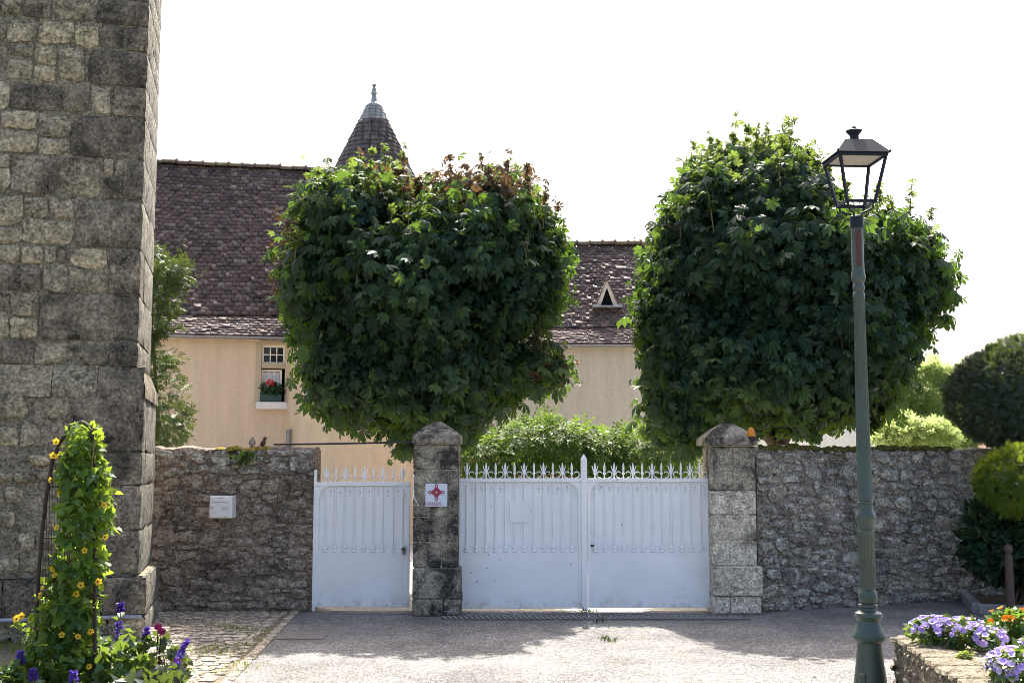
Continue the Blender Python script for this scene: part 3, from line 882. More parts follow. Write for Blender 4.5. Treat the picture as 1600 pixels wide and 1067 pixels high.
pg, PX_, phw = leaf_gate('pedestrian_gate', 'narrow white iron pedestrian gate between rubble wall and dark pillar', 494, 641, [509, 524, 539, 554, 569, 583.5, 598, 614, 629], 753, 948, False)
MB().box((-phw - .012, -.01, (gz(735)) / 2 + .01), (0.03, 0.05, gz(735)), ch=.004).build('hanging_post', M['white'], pg)
lk = MB().box((PX_(632), -.03, gz(860)), (.035, .012, .09), ch=.004).build('lock_plate', M['zinc'], pg)
MB().lathe([(.012, 0), (.012, .03), (.026, .036), (.026, .055), (.016, .06)], 12).build('door_knob', M['castiron'], lk, smooth=40, loc=(PX_(632), -.036, gz(857)), rot=(R(90), 0, 0))
lg, LX, lhw = leaf_gate('gate_leaf', 'white iron carriage gate leaf with a blank square plate among its bars', 717, 908, [729.3, 744.5, 759.4, 774.4, 789.3, 804, 819, 834.3, 849.3, 864, 879, 893.5], 747, 950, False, plate=(796, 827, 783, 816))
rg, RX, rhw = leaf_gate('gate_leaf', 'white iron carriage gate leaf with rust specks and no plate, next to the beacon pillar', 918, 1110, [930, 944.8, 960, 974.5, 989.4, 1004, 1019.4, 1034, 1049, 1064.5, 1078.7, 1094], 747, 949, False)
# meeting post belongs to the left leaf
px_ = LX(912.5); hp = gz(716)
mp_ = MB().box((px_, -.02, hp / 2 + .01), (.072, .06, hp - .02), ch=.008).build('meeting_post', M['white'], lg)
MB().frust(hp, .03, hp + .05, .002, (px_, -.02, 0)).build('post_tip', M['white'], mp_)
for zz in (gz(916), gz(908)): MB().box((px_, -.053, zz), (.078, .006, .012)).build('post_band', M['white_iron'], mp_)
MB().box((-lhw + .03, -.04, gz(931)), (.035, .03, .10), ch=.004).build('hinge', M['black'], lg)
MB().box((rhw - .015, -.035, gz(926)), (.03, .03, .10), ch=.004).build('hinge', M['black'], rg)
MB().box((-rhw + .05, -.02, gz(852)), (.04, .012, .02)).build('latch', M['black'], rg)

# bell pull on the pillar
bp = thing('bell_pull', 'white wire bell pull with triangular handle beside the dark gate pillar', 'bell pull', at(646, 790, 13.46))
zz0 = at(646, 790, 13.46).z
MB().tube([(0, 0, .33), (0, 0, .17)], .004, 6).build('wire', M['white_iron'], bp)
MB().tube([(0, 0, .17), (0, 0, .10)], .009, 8).build('rod', M['white_iron'], bp)
MB().tube([(0, 0, .10), (-.058, 0, .005), (.058, 0, .005), (0, 0, .10)], .0055, 6).build('handle', M['white_iron'], bp)
MB().box((0, .025, .335), (.02, .07, .02)).build('bracket', M['white_iron'], bp)

# sign
sg0 = at(682, 773, PL_Y)
sg = thing('heritage_sign', 'square pale blue sign with claret knot emblem on the dark pillar', 'sign', sg0 + Vector((0, -.012, 0)))
sw = at(699, 773, PL_Y).x - at(665, 773, PL_Y).x
MB().box((0, 0, 0), (sw, .012, sw * 1.04), ch=.002).build('plate', M['sign'], sg)
em = MB(); r = sw * .29
dia = [(-r, .03), (0, r + .03), (r, .03), (0, -r + .03)]
em.prism([(x * .93, (z - .03) * .93 + .03) for x, z in dia], -.0085, -.0065)
emb = em.build('emblem', M['sign_red'], sg)
for (x, z) in dia:
    MB().lathe([(sw * .085, 0), (sw * .085, .003)], 20).build('emblem_lobe', M['sign_red'], emb, loc=(x, -.0065, z), rot=(R(90), 0, 0))
for (x, z) in dia + [(0, .03)]:
    MB().lathe([(sw * .036, 0), (sw * .036, .0015)], 14).build('emblem_dot', M['sign_white'], emb, loc=(x, -.0096, z), rot=(R(90), 0, 0))
for sx, sz, w_, h_ in ((0, sw * .51, sw * .98, .004), (0, -sw * .51, sw * .98, .004), (sw * .49, 0, .004, sw * 1.0), (-sw * .49, 0, .004, sw * 1.0)):
    MB().box((sx, -.0068, sz), (w_, .002, h_)).build('border', M['sign_white'], sg)
def text(body, size, m, parent, loc, name='lettering', ax='LEFT'):
    cu = bpy.data.curves.new('t', 'FONT'); cu.body = body; cu.size = size; cu.extrude = 0.0006; cu.align_x = ax
    ob = bpy.data.objects.new('t', cu); COL.objects.link(ob)
    bpy.context.view_layer.update()
    me = bpy.data.meshes.new_from_object(ob.evaluated_get(bpy.context.evaluated_depsgraph_get()))
    bpy.data.objects.remove(ob); me.materials.append(m)
    return link(name, me, parent, loc, Euler((R(90), 0, 0)))
text('MONUMENT', .030, M['sign_red'], sg, (-sw * .46, -.0075, -sw * .40))
text('HISTORIQUE', .030, M['sign_red'], sg, (-sw * .46, -.0075, -sw * .49))

# mailbox
mp0 = at(352, 808, WL_Y)
mw = (371 - 336) / (F / 13.7); mh = 34 / (F / 13.7)
mbx = thing('mailbox', 'small white enamelled mailbox fixed to the brown rubble wall', 'mailbox', (mp0.x, WL_Y - .13, mp0.z))
MB().box((0, 0, mh / 2), (mw, .20, mh), ch=.006).build('body', M['mail'], mbx)
dr = MB().box((-.004, -.104, mh / 2), (mw - .03, .008, mh - .022), ch=.003).build('door', M['mail'], mbx)
MB().box((-.004, -.110, mh * .80), (mw - .075, .006, .036), ch=.002).build('letter_flap', M['mail'], dr)
MB().box((-.004, -.1085, mh * .80 - .021), (mw - .075, .003, .004)).build('flap_shade_strip', M['mail_grey'], dr)  # grey strip stands in for the shade under the flap
MB().box((.05, -.110, mh * .46), (.075, .005, .024), ch=.002).build('name_plate', M['mail_grey'], dr)
MB().box((.05, -.1135, mh * .46), (.062, .003, .013)).build('name_card', M['sign_white'], dr)
MB().lathe([(.009, 0), (.009, .006)], 12).build('lock', M['zinc'], dr, loc=(-.10, -.108, mh * .48), rot=(R(90), 0, 0))
MB().box((-.004, -.1085, mh * .915), (.07, .002, .010)).build('printed_label', M['mail_grey'], dr)
MB().box((.055, -.1085, mh * .10), (.045, .002, .008)).build('sticker', M['dormer_wood'], dr)

# cable from wall top to pillar
cA, cB = at(428, 694, 14.1), at(646, 690, 13.75)
mb = MB(); pts = [cA.lerp(cB, i / 12) + Vector((0, 0, -.006 * math.sin(math.pi * i / 12))) for i in range(13)]
o = mb.tube([(p - cA) for p in pts], .011, 8).build('overhead_cable', M['black'], None, smooth=True, loc=cA)
tag(o, 'thin black cable stretched from the brown wall top to the dark pillar', 'cable')

# beacon
b0 = at(1174, 692, PR_Y - .03)
bea = thing('beacon_light', 'amber gate beacon with dark base on the pale pillar cap', 'beacon', b0)
MB().lathe([(.018, 0), (.035, .012), (.047, .05), (.048, .075)], 20).build('base', M['black'], bea, smooth=40)
MB().lathe([(.047, .075), (.048, .10), (.043, .135), (.03, .165), (.012, .18), (.002, .182)], 20).build('lens', M['amber'], bea, smooth=True)
MB().box((-.0, .07, .02), (.03, .12, .02)).build('bracket', M['black'], bea)

# drain grate and manhole
dg = thing('drain_grate', 'long black slotted drain grate set in the asphalt before the gates', 'drain grate', (0, 13.29, .004))
xa, xb = gp(693, 960).x, gp(1160, 960).x
for yy in (-.13, .13): MB().box(((xa + xb) / 2, yy, .004), (xb - xa, .03, .012)).build('edge_rail', M['castiron'], dg)
MB().box(((xa + xb) / 2, 0, -.0015), (xb - xa, .23, .003)).build('channel', M['dark_in'], dg)  # flat near-black sheet stands in for the shade down in the slots
slm = MB().box((0, 0, 0), (.028, .225, .010), rz=R(14)).mesh('slat', M['kerb'])
x = xa + .03
while x < xb - .02:
    link('slat', slm, dg, (x, 0, .006)); x += .06
m0, m1 = gp(430, 1000), gp(517, 987)
mh_ = thing('manhole_cover', 'rectangular brown cast iron manhole cover in the asphalt beside the cobbles', 'manhole cover', ((m0.x + m1.x) / 2, (m0.y + m1.y) / 2, .002))
mwx, mwy = abs(m1.x - m0.x), 0.52
MB().box((0, 0, .003), (mwx, mwy, .008), ch=.002).build('frame', M['castiron'], mh_)
pl = MB().box((0, 0, .006), (mwx - .05, mwy - .05, .008), ch=.002).build('lid', M['castiron'], mh_)
MB().box((0, 0, .0105), (.05, .02, .003)).build('keyhole', M['black'], pl)

# ------------------------------------------------------------------ leaf templates
def quadleaf(w=0.3, fold=0.07, peak=0.45, curl=0.05):
    return [(0, 0, 0), (w, peak, fold), (0, 1, -curl), (-w, peak, fold), (0, peak, 0)], [(0, 1, 4), (1, 2, 4), (2, 3, 4), (3, 0, 4)]
def multi(parts):                     # parts: (angle about z, length, width, peak, pitch, base offset xyz)
    V, T = [], []
    for ang, ln, w, pk, pitch, base in parts:
        v, t = quadleaf(w, 0.06, pk)
        Mx = Matrix.Rotation(ang, 3, 'Z') @ Matrix.Rotation(pitch, 3, 'X')
        n = len(V)
        V += [tuple(Vector(base) + Mx @ (Vector(p) * ln)) for p in v]
        T += [tuple(i + n for i in f) for f in t]
    return V, T
PALM = multi([(R(a), l, 0.19, 0.66, R(pit), (0, 0, 0)) for a, l, pit in ((0, .66, -25), (36, .60, -28), (-40, .58, -24), (74, .46, -34), (-80, .50, -30), (118, .30, -40), (-125, .28, -36))])
PINN = multi([(R(s * 52), .26, 0.22, 0.45, R(-20), (0, y, -y * y * .25)) for y in (.15, .34, .53, .72) for s in (-1, 1)] + [(0, .28, 0.22, .45, R(-30), (0, .85, -.18))])
SIMPLE = quadleaf(.26, .06, .42, .08)
BROAD = quadleaf(.38, .08, .34, .10)
HEART = ([(0, 0, 0), (.42, -.08, .04), (.40, .38, .07), (0, 1, -.06), (-.40, .38, .07), (-.42, -.08, .04), (0, .35, 0)], [(0, 1, 6), (1, 2, 6), (2, 3, 6), (3, 4, 6), (4, 5, 6), (5, 0, 6)])
SPRIG = multi([(R(s * 45), .4, 0.2, 0.4, R(-5), (0, y, 0)) for y in (.0, .25, .5) for s in (-1, 1)] + [(0, .4, .2, .4, 0, (0, .65, 0))])

def lumps(seed, amp, freqs=(1.7, 3.3, 6.1)):
    q = np.random.RandomState(seed); K = [(q.randn(3) * f, q.rand() * 6.28, amp / (i + 1) ** .6) for i, f in enumerate(freqs) for _ in range(3)]
    def f(p): return sum(a * np.sin(p @ k + ph) for k, ph, a in K) / 2.0
    return f
def crown_points(ells, n, seed, inner=0.22, amp=0.10, lump_size=1.0, zmin=None, reject=0.80):
    """points on/just below the skin of a union of lumpy ellipsoids -> pos, outward normal"""
    q = np.random.RandomState(seed)
    C = np.array([e[0] for e in ells], float); Rr = np.array([e[1] for e in ells], float)
    area = (Rr[:, 0] * Rr[:, 1] + Rr[:, 0] * Rr[:, 2] + Rr[:, 1] * Rr[:, 2]); pr = area / area.sum()
    lf = lumps(seed + 1, amp)
    P, Nn = [], []
    tot = 0
    while tot < n:
        m = n
        k = q.choice(len(ells), m, p=pr)
        d = norm(q.randn(m, 3))
        rad = 1 - np.abs(q.randn(m)) * inner
        rad = np.clip(rad, .2, 1.1)
        base = C[k] + d * Rr[k]
        rad = rad * (1 + lf(base * 1.4 / lump_size))
        p = C[k] + d * Rr[k] * rad[:, None]
        ok = np.ones(m, bool)
        for j in range(len(ells)):
            e = np.linalg.norm((p - C[j]) / Rr[j], axis=1)
            ok &= ~((e < reject) & (k != j))
        if zmin is not None: ok &= p[:, 2] > zmin
        P.append(p[ok]); Nn.append(norm(d / Rr[k])[ok]); tot += ok.sum()
    return np.concatenate(P)[:n], np.concatenate(Nn)[:n]
def leaves(name, tmpl, P, Nn, size, m, parent, seed=0, droop=0.6, out=0.6, jit=0.5, up=0.5, var=0.35, kind=None, smooth=False):
    q = np.random.RandomState(seed + 77); n = len(P)
    d = Nn * out + np.array([0, 0, -droop]) + q.randn(n, 3) * jit
    nn = Nn + np.array([0, 0, up]) + q.randn(n, 3) * jit * .6
    sz = size * (1 + q.uniform(-var, var, n))
    return batch(name, tmpl[0], tmpl[1], P, basis(d, nn), sz, m, parent, kind, smooth)

# ------------------------------------------------------------------ chestnut trees
def px_ell(px, py, rx, rz, Y, ry):
    c = at(px, py, Y); s = Y / F
    return (c, (rx * s, ry, rz * s))
def limb(mb, p0, p1, r0, r1, q, bend=.15, n=6):
    p0, p1 = Vector(p0), Vector(p1); pts = []; rs = []
    off = Vector((q.uniform(-1, 1), q.uniform(-1, 1), q.uniform(-.3, .3))) * (p1 - p0).length * bend
    for i in range(n + 1):
        t = i / n; pts.append(p0.lerp(p1, t) + off * math.sin(math.pi * t)); rs.append(r0 + (r1 - r0) * t)
    mb.tube(pts, rs, 8)
def chestnut(label, ells, trunk, n, seed, dry=None, group=None):
    base = Vector((trunk[0], trunk[1], -.01))
    root = thing('chestnut_tree', label, 'tree', base, group=group)
    q = random.Random(seed)
    mb = MB()
    ctop = trunk[2]
    mb.tube([(0, 0, -.02), (0.0, 0, .25), (.02, 0, ctop * .6), (.03, .02, ctop)], [.24, .18, .15, .14], 12)
    mb.build('trunk', M['bark'], root, smooth=True)
    for e in ells:
        c = Vector(e[0]) - base
        for k in range(2):
            b = MB(); tgt = c + Vector([q.uniform(-.5, .5) * e[1][i] for i in range(3)])
            limb(b, (0.02, 0, ctop * q.uniform(.8, 1.0)), tgt, .09, .025, q)
            for _ in range(3):
                t2 = c + Vector([q.uniform(-.85, .85) * e[1][i] for i in range(3)])
                limb(b, tgt, t2, .03, .008, q)
            b.build('limb', M['bark'], root, smooth=True)
    E = [(np.array(Vector(e[0]) - base), np.array(e[1])) for e in ells]
    # leaf clusters on shoot tips
    ns = n // 5
    P, Nn = crown_points(E, ns, seed, inner=0.12, amp=0.15)
    qq = np.random.RandomState(seed + 9)
    P5 = (P[:, None, :] + qq.randn(ns, 5, 3) * np.array([.12, .12, .10])).reshape(-1, 3)
    N5 = (Nn[:, None, :] + qq.randn(ns, 5, 3) * .35).reshape(-1, 3)
    topz = max(e[0][2] + e[1][2] for e in E)
    botz = min(e[0][2] - e[1][2] for e in E)
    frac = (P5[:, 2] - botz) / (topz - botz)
    drymask = np.zeros(len(P5), bool)
    if dry is not None:
        for (c, rr, pr) in dry:
            dd = np.linalg.norm((P5 - np.array(Vector(c) - base)) / np.array(rr), axis=1)
            drymask |= (dd < 1) & (qq.rand(len(P5)) < pr)
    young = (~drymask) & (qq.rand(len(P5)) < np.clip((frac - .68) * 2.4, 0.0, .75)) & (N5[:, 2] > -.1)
    old = ~(drymask | young)
    leaves('crown', PALM, P5[old], N5[old], .228, M['chestnut'], root, seed, droop=.7, out=.5, jit=.55, up=.5, var=.45)
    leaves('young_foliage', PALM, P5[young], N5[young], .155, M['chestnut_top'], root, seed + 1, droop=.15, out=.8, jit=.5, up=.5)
    if drymask.any():
        leaves('dry_foliage', PALM, P5[drymask], N5[drymask], .15, M['chestnut_dry'], root, seed + 2, droop=.5, out=.6, jit=.6, up=.3)
    # inside of the crown
    Pi, Ni = crown_points(E, n // 4, seed + 20, inner=.35, amp=.05, reject=.3)
    leaves('inner_foliage', PALM, Pi, Ni, .26, M['chestnut'], root, seed + 3, jit=.8)
    # upright shoots on the top
    Ps, Ns = crown_points(E, 400, seed + 30, inner=.03, amp=.085)
    Ps = Ps[(Ns[:, 2] > .15)][:150]
    tw = MB(); LP, LN = [], []
    for p in Ps:
        h = q.uniform(.15, .5) * (1.5 if q.random() < .15 else 1); tip = Vector(p) + Vector((q.uniform(-.1, .1), q.uniform(-.1, .1), h))
        tw.tube([Vector(p) - Vector((0, 0, .2)), Vector(p).lerp(tip, .6), tip], [.009, .006, .003], 5)
        for k in range(int(h * 24) + 3):
            t = q.uniform(.1, 1.02); LP.append(Vector(p).lerp(tip, t)); a = q.uniform(0, 6.28); LN.append((math.cos(a), math.sin(a), .5))
    tw.build('shoots', M['twig'], root, kind='stuff')
    LP, LN = np.array([l[:] for l in LP]), np.array(LN)
    dm = np.zeros(len(LP), bool)
    if dry is not None:
        for (c, rr, pr) in dry:
            dm |= (np.linalg.norm((LP - np.array(Vector(c) - base)) / (np.array(rr) * 1.3), axis=1) < 1) & (qq.rand(len(LP)) < pr)
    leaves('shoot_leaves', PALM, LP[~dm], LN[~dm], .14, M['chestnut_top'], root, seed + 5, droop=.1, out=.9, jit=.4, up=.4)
    if dm.any(): leaves('dry_shoot_leaves', PALM, LP[dm], LN[dm], .14, M['chestnut_dry'], root, seed + 6, droop=.4, out=.8, jit=.5, up=.3)
    return root
TY = 16.2
def E_(px, py, rx, rz, ry=1.5, dy=0.0): return px_ell(px, py, rx, rz, TY + dy, ry)
treeL = chestnut('heart-shaped chestnut tree with a browned top, behind the dark sign-bearing pillar',
    [E_(565, 352, 98, 82, 1.3), E_(760, 362, 106, 86, 1.3), E_(522, 440, 82, 98, 1.4), E_(795, 425, 80, 82, 1.3), E_(660, 465, 165, 135, 1.75),
     E_(640, 575, 130, 92, 1.5), E_(558, 585, 66, 72, 1.1), E_(735, 585, 60, 64, 1.1), E_(680, 648, 62, 52, .9), E_(835, 575, 44, 28, .6), E_(580, 312, 50, 42, .6)],
    (at(682, 700, 16.4).x, 16.4, 2.3), 19000, 101,
    dry=[(at(760, 300, TY), (1.0, 1.6, .62), .85), (at(450, 400, TY), (.35, 1.2, .7), .35), (at(860, 560, TY), (.45, 1.0, .4), .45), (at(620, 300, TY), (.6, 1.2, .5), .25)])
treeR = chestnut('broad rounded dark green chestnut tree behind the amber-beacon pillar and lamp post',
    [E_(1185, 335, 125, 95, 1.5), E_(1110, 400, 95, 110, 1.4), E_(1345, 420, 110, 92, 1.4), E_(1230, 450, 180, 145, 1.9), E_(1085, 540, 82, 110, 1.2), E_(1395, 435, 76, 72, 1.1),
     E_(1195, 585, 155, 88, 1.7), E_(1335, 560, 80, 78, 1.3), E_(1080, 640, 62, 62, .9), E_(1285, 600, 105, 55, 1.2), E_(1190, 272, 80, 45, .8)],
    (at(1215, 700, 16.6).x, 16.6, 2.3), 21000, 202)

# ------------------------------------------------------------------ houses
def tiles(name, m, parent, P, rows, cols, tw, th, thick=.018, seed=0, jit=.012):
    """P(u,t) -> (point, udir, sdir, normal) on the roof; one slab per tile"""
    q = np.random.RandomState(seed)
    tv = [(-.5, -.08, -.3), (.5, -.08, -.3), (.5, 1.3, -.3), (-.5, 1.3, -.3), (-.5, -.08, .7), (.5, -.08, .7), (.5, 1.3, -.1), (-.5, 1.3, -.1)]
    tf = [(0, 1, 5, 4), (1, 2, 6, 5), (3, 0, 4, 7), (4, 5, 6, 7), (2, 3, 7, 6)]
    pos, rot, sc = [], [], []
    for r in range(rows):
        for c in range(cols):
            u = (c + .5 * (r % 2) + .25) / cols
            if u > 1.005: continue
            p, ud, sd, nn = P(u, r / rows)
            j = q.randn(4)
            pos.append(p + nn * (abs(j[0]) * jit * .6) + ud * j[1] * jit * .5 + sd * j[2] * jit)
            a = j[3] * .02
            u2 = (ud * math.cos(a) + sd * math.sin(a)); s2 = (sd * math.cos(a) - ud * math.sin(a))
            rot.append([[u2.x, s2.x, nn.x], [u2.y, s2.y, nn.y], [u2.z, s2.z, nn.z]])
            sc.append((tw * .97, th, thick * (1 + .5 * q.rand())))
    return batch(name, tv, tf, [p[:] for p in pos], np.array(rot), sc, m, parent, 'stuff')

def wall_holes(mb, x0, x1, z0, z1, holes, depth, y=0.0):
    xs = sorted(set([x0, x1] + [h[0] for h in holes] + [h[1] for h in holes])); zs = sorted(set([z0, z1] + [h[2] for h in holes] + [h[3] for h in holes]))
    for i in range(len(xs) - 1):
        for j in range(len(zs) - 1):
            cx, cz = (xs[i] + xs[i + 1]) / 2, (zs[j] + zs[j + 1]) / 2
            if any(h[0] < cx < h[1] and h[2] < cz < h[3] for h in holes): continue
            mb.add([(xs[i], y, zs[j]), (xs[i + 1], y, zs[j]), (xs[i + 1], y, zs[j + 1]), (xs[i], y, zs[j + 1])], [(0, 1, 2, 3)])
    for h in holes:
        mb.add([(h[0], y, h[2]), (h[0], y + depth, h[2]), (h[0], y + depth, h[3]), (h[0], y, h[3])], [(0, 1, 2, 3)])
        mb.add([(h[1], y, h[2]), (h[1], y + depth, h[2]), (h[1], y + depth, h[3]), (h[1], y, h[3])], [(0, 1, 2, 3)])
        mb.add([(h[0], y, h[2]), (h[1], y, h[2]), (h[1], y + depth, h[2]), (h[0], y + depth, h[2])], [(0, 1, 2, 3)])
        mb.add([(h[0], y, h[3]), (h[1], y, h[3]), (h[1], y + depth, h[3]), (h[0], y + depth, h[3])], [(0, 1, 2, 3)])
    return mb

def gable_house(root, x0, x1, ez, rz_, run, wallm, holes=(), rows=50, tw=.17, flare=.10, over=.22, seed=1, wall_d=None, ridge_w=.3, backonly=False):
    D = run * 2
    mb = MB()
    wall_holes(mb, x0, x1, -.01, ez, holes, .22)
    # other three sides + gables
    mb.add([(x0, 0, -.01), (x0, D, -.01), (x0, D, ez), (x0, run, rz_ - .08), (x0, 0, ez)], [(0, 1, 2, 3, 4)])
    mb.add([(x1, 0, -.01), (x1, D, -.01), (x1, D, ez), (x1, run, rz_ - .08), (x1, 0, ez)], [(0, 1, 2, 3, 4)])
    mb.add([(x0, D, -.01), (x1, D, -.01), (x1, D, ez), (x0, D, ez)], [(0, 1, 2, 3)])
    mb.build('wall', wallm, root)
    # roof profile with a flared foot
    def prof(t):
        pts = [(-over, ez - .02), (run * .16, ez + (rz_ - ez) * flare), (run, rz_)]
        ls = [math.dist(pts[0], pts[1]), math.dist(pts[1], pts[2])]; s = t * sum(ls)
        if s < ls[0]: k = s / ls[0]; a, b = pts[0], pts[1]
        else: k = (s - ls[0]) / ls[1]; a, b = pts[1], pts[2]
        d = Vector((0, b[0] - a[0], b[1] - a[1])).normalized()
        return Vector((0, a[0] + (b[0] - a[0]) * k, a[1] + (b[1] - a[1]) * k)), d, sum(ls)
    total = prof(0)[2]
    rf = MB()
    ys = [Vector((0, -over, ez - .02)), Vector((0, run * .16, ez + (rz_ - ez) * flare)), Vector((0, run, rz_))]
    vs = [(x, p.y, p.z - .07) for p in ys for x in (x0, x1)] + [(x0, D + .2, ez), (x1, D + .2, ez)]
    fs = [(2 * i, 2 * i + 1, 2 * i + 3, 2 * i + 2) for i in range(3)]
    rf.add(vs, fs)
    roof = rf.build('roof', M['tile'], root)
    def P(u, t):
        p, s, _ = prof(t)
        nn = Vector((1, 0, 0)).cross(s)
        sag = .035 * math.sin(u * 9 + 1) * math.sin(t * 3.1)
        return Vector((x0 + (x1 - x0) * u, p.y, p.z)) + nn * sag, Vector((1, 0, 0)), s, nn
    tiles('tiles', M['tile'], roof, P, rows, int((x1 - x0) / tw), tw, total / rows, seed=seed)
    x = x0; q = random.Random(seed)
    rm = None
    if 'ridge' not in me_cache:
        me_cache['ridge'] = MB().add(*(lambda n: ([(xx, -.15 * math.cos(a), .02 + .13 * math.sin(a) + (.03 if xx > .3 else 0)) for xx in (0, .30, .301, .36) for a in [math.pi * k / 8 for k in range(9)]],
                           [(i * 9 + k, i * 9 + k + 1, (i + 1) * 9 + k + 1, (i + 1) * 9 + k) for i in range(3) for k in range(8)]))(0)).mesh('ridge_tile', M['ridge'], 40)
    while x < x1 - .1:
        link('ridge_tile', me_cache['ridge'], roof, (x, run, rz_ - .04 + q.uniform(-.012, .012)), Euler((0, q.uniform(-.03, .03), q.uniform(-.03, .03)))); x += .33
    # gutter
    gm = MB(); n = 8; ln = x1 - x0
    pr = [(-.06 * math.cos(math.pi * k / n) - over - .05, ez - .045 - .06 * math.sin(math.pi * k / n)) for k in range(n + 1)]
    vs = [(xx, a, b) for xx in (x0 - .05, x1 + .05) for a, b in pr]
    fs = [(k, k + 1, n + 2 + k, n + 1 + k) for k in range(n)]
    gm.add(vs, fs).build('gutter', M['zinc'], root, smooth=True)
    return roof, P

# manor (left)
HA = R(12)
hL = at(346, 600, 26.3)
manor = thing('manor_house', 'ochre plastered manor house with steep brown tiled roof and small stone window', 'house', (hL.x, hL.y, 0), HA)
def hx(px): # local x on the front plane of the manor
    d = ray(px, 600); o_ = Vector((hL.x, hL.y)); ax = Vector((math.cos(HA), math.sin(HA)))
    # solve t*d = o + s*ax
    det = d.x * (-ax.y) + d.y * ax.x
    s_ = (o_.x * d.y - o_.y * d.x) / (d.y * (-ax.x) + d.x * ax.y)
    return s_
def hz(py, px=420):
    s_ = hx(px); Y = hL.y + math.sin(HA) * s_
    return at(px, py, Y).z
run_ = 4.2
ezm = hz(524, 350)
rzm = at(400, 262, 26.3 + run_).z
wx0, wx1 = hx(408), hx(445)
holes = [(wx0, wx1, hz(568), hz(539)), (wx0, wx1, hz(628), hz(575))]
roofM, PM = gable_house(manor, hx(120), hx(530), ezm, rzm, run_, M['ochre'], holes, rows=48, tw=.165, seed=3)
# window
wsur = MB()
x_l, x_r = hx(399), hx(447)
MB().box(((x_l + wx0) / 2 - .003, -.006, (hz(628) + hz(536)) / 2), (wx0 - x_l - .006, .03, hz(536) - hz(628)), ch=.004).build('window_jamb', M['limestone'], manor)
MB().box(((wx0 + wx1) / 2, .02, (hz(568) + hz(575)) / 2), (wx1 - wx0 - .004, .10, hz(568) - hz(575) - .004), ch=.004).build('window_transom', M['limestone'], manor)
MB().box(((wx0 + wx1) / 2 + .01, -.006, hz(536) + .02), (wx1 - x_l, .03, .08), ch=.004).build('window_lintel', M['limestone'], manor)
MB().box(((hx(401) + hx(450)) / 2, -.06, hz(634)), (hx(450) - hx(401), .26, hz(628.5) - hz(640)), ch=.02).build('window_sill', M['sill'], manor)
def casement(zb, zt, xa, xb, cols, rows_, curtain, yy=.13):
    fr = MB(); b = .045
    win = None
    fr.box(((xa + xb) / 2, yy, zt - b / 2), (xb - xa - .01, .05, b)).box(((xa + xb) / 2, yy, zb + b / 2), (xb - xa - .01, .05, b))
    fr.box((xa + b / 2 + .005, yy, (zb + zt) / 2), (b, .05, zt - zb - 2 * b)).box((xb - b / 2 - .005, yy, (zb + zt) / 2), (b, .05, zt - zb - 2 * b))
    win = fr.build('window', M['casement'], manor)
    ia, ib, ja, jb = xa + b, xb - b, zb + b, zt - b
    for c in range(1, cols): MB().box((ia + (ib - ia) * c / cols, yy - .004, (ja + jb) / 2), (.024, .032, jb - ja)).build('glazing_bar', M['casement'], win)
    for r in range(1, rows_): MB().box(((ia + ib) / 2, yy - .006, ja + (jb - ja) * r / rows_), (ib - ia, .028, .024)).build('glazing_bar', M['casement'], win)
    for c in range(cols):
        for r in range(rows_):
            MB().box((ia + (ib - ia) * (c + .5) / cols, yy + .01, ja + (jb - ja) * (r + .5) / rows_), ((ib - ia) / cols - .022, .006, (jb - ja) / rows_ - .022)).build('pane', M['curtain' if curtain else 'glass'], win)
casement(hz(568), hz(539), wx0, wx1, 3, 2, False)
casement(hz(628), hz(577), wx0, wx1 - .06, 3, 3, True)
MB().box(((wx0 + wx1) / 2, .6, hz(585)), (wx1 - wx0 + .6, .02, 2.2)).build('room_backing', M['dark_in'], manor)
# flower box
fbp = Vector((manor.location.x, manor.location.y, 0)) + Matrix.Rotation(HA, 3, 'Z') @ Vector(((wx0 + wx1) / 2 - .04, -.02, hz(628) + .004))
fb = thing('flower_box', 'dark green flower box with one red geranium on the window sill', 'flower box', fbp, HA)
MB().box((0, 0, .09), (.48, .17, .18), ch=.015).build('trough', M['greenbox'], fb)
gP, gN = crown_points([((0, 0, .28), (.30, .13, .14))], 190, 5, inner=.25)
leaves('geranium_leaves', BROAD, gP, gN, .10, M['shrub'], fb, 5)
q5 = np.random.RandomState(5)
gP, gN = crown_points([((-.03, -.11, .42), (.06, .04, .055))], 60, 6)
leaves('geranium_flower', BROAD, gP, gN, .05, M['red'], fb, 6, droop=0)

# stair turret
TYc = 27.3; TR = 1.95
tcx = at(579, 600, TYc).x
tur = thing('stair_turret', 'round ochre stair turret with pointed conical tiled roof and metal finial', 'turret', (tcx, TYc, 0))
ztr = 6.75
MB().lathe([(TR, -.01), (TR, ztr)], 64).build('wall', M['ochre2'], tur, smooth=40)
cone = [(2.12, ztr - .05), (1.55, at(577, 345, TYc).z), (.90, at(577, 268, TYc).z), (.70, at(577, 240, TYc).z), (.13, at(577, 163, TYc).z)]
croof = MB().lathe([(r - .03, z) for r, z in cone], 48).build('conical_roof', M['slate'], tur, smooth=40)
def cone_pt(t):
    L_ = [math.dist(cone[i], cone[i + 1]) for i in range(4)]; s = t * sum(L_); i = 0
    while i < 3 and s > L_[i]: s -= L_[i]; i += 1
    k = min(s / L_[i], 1); a, b = cone[i], cone[i + 1]
    return a[0] + (b[0] - a[0]) * k, a[1] + (b[1] - a[1]) * k, Vector((b[0] - a[0], b[1] - a[1])).normalized()
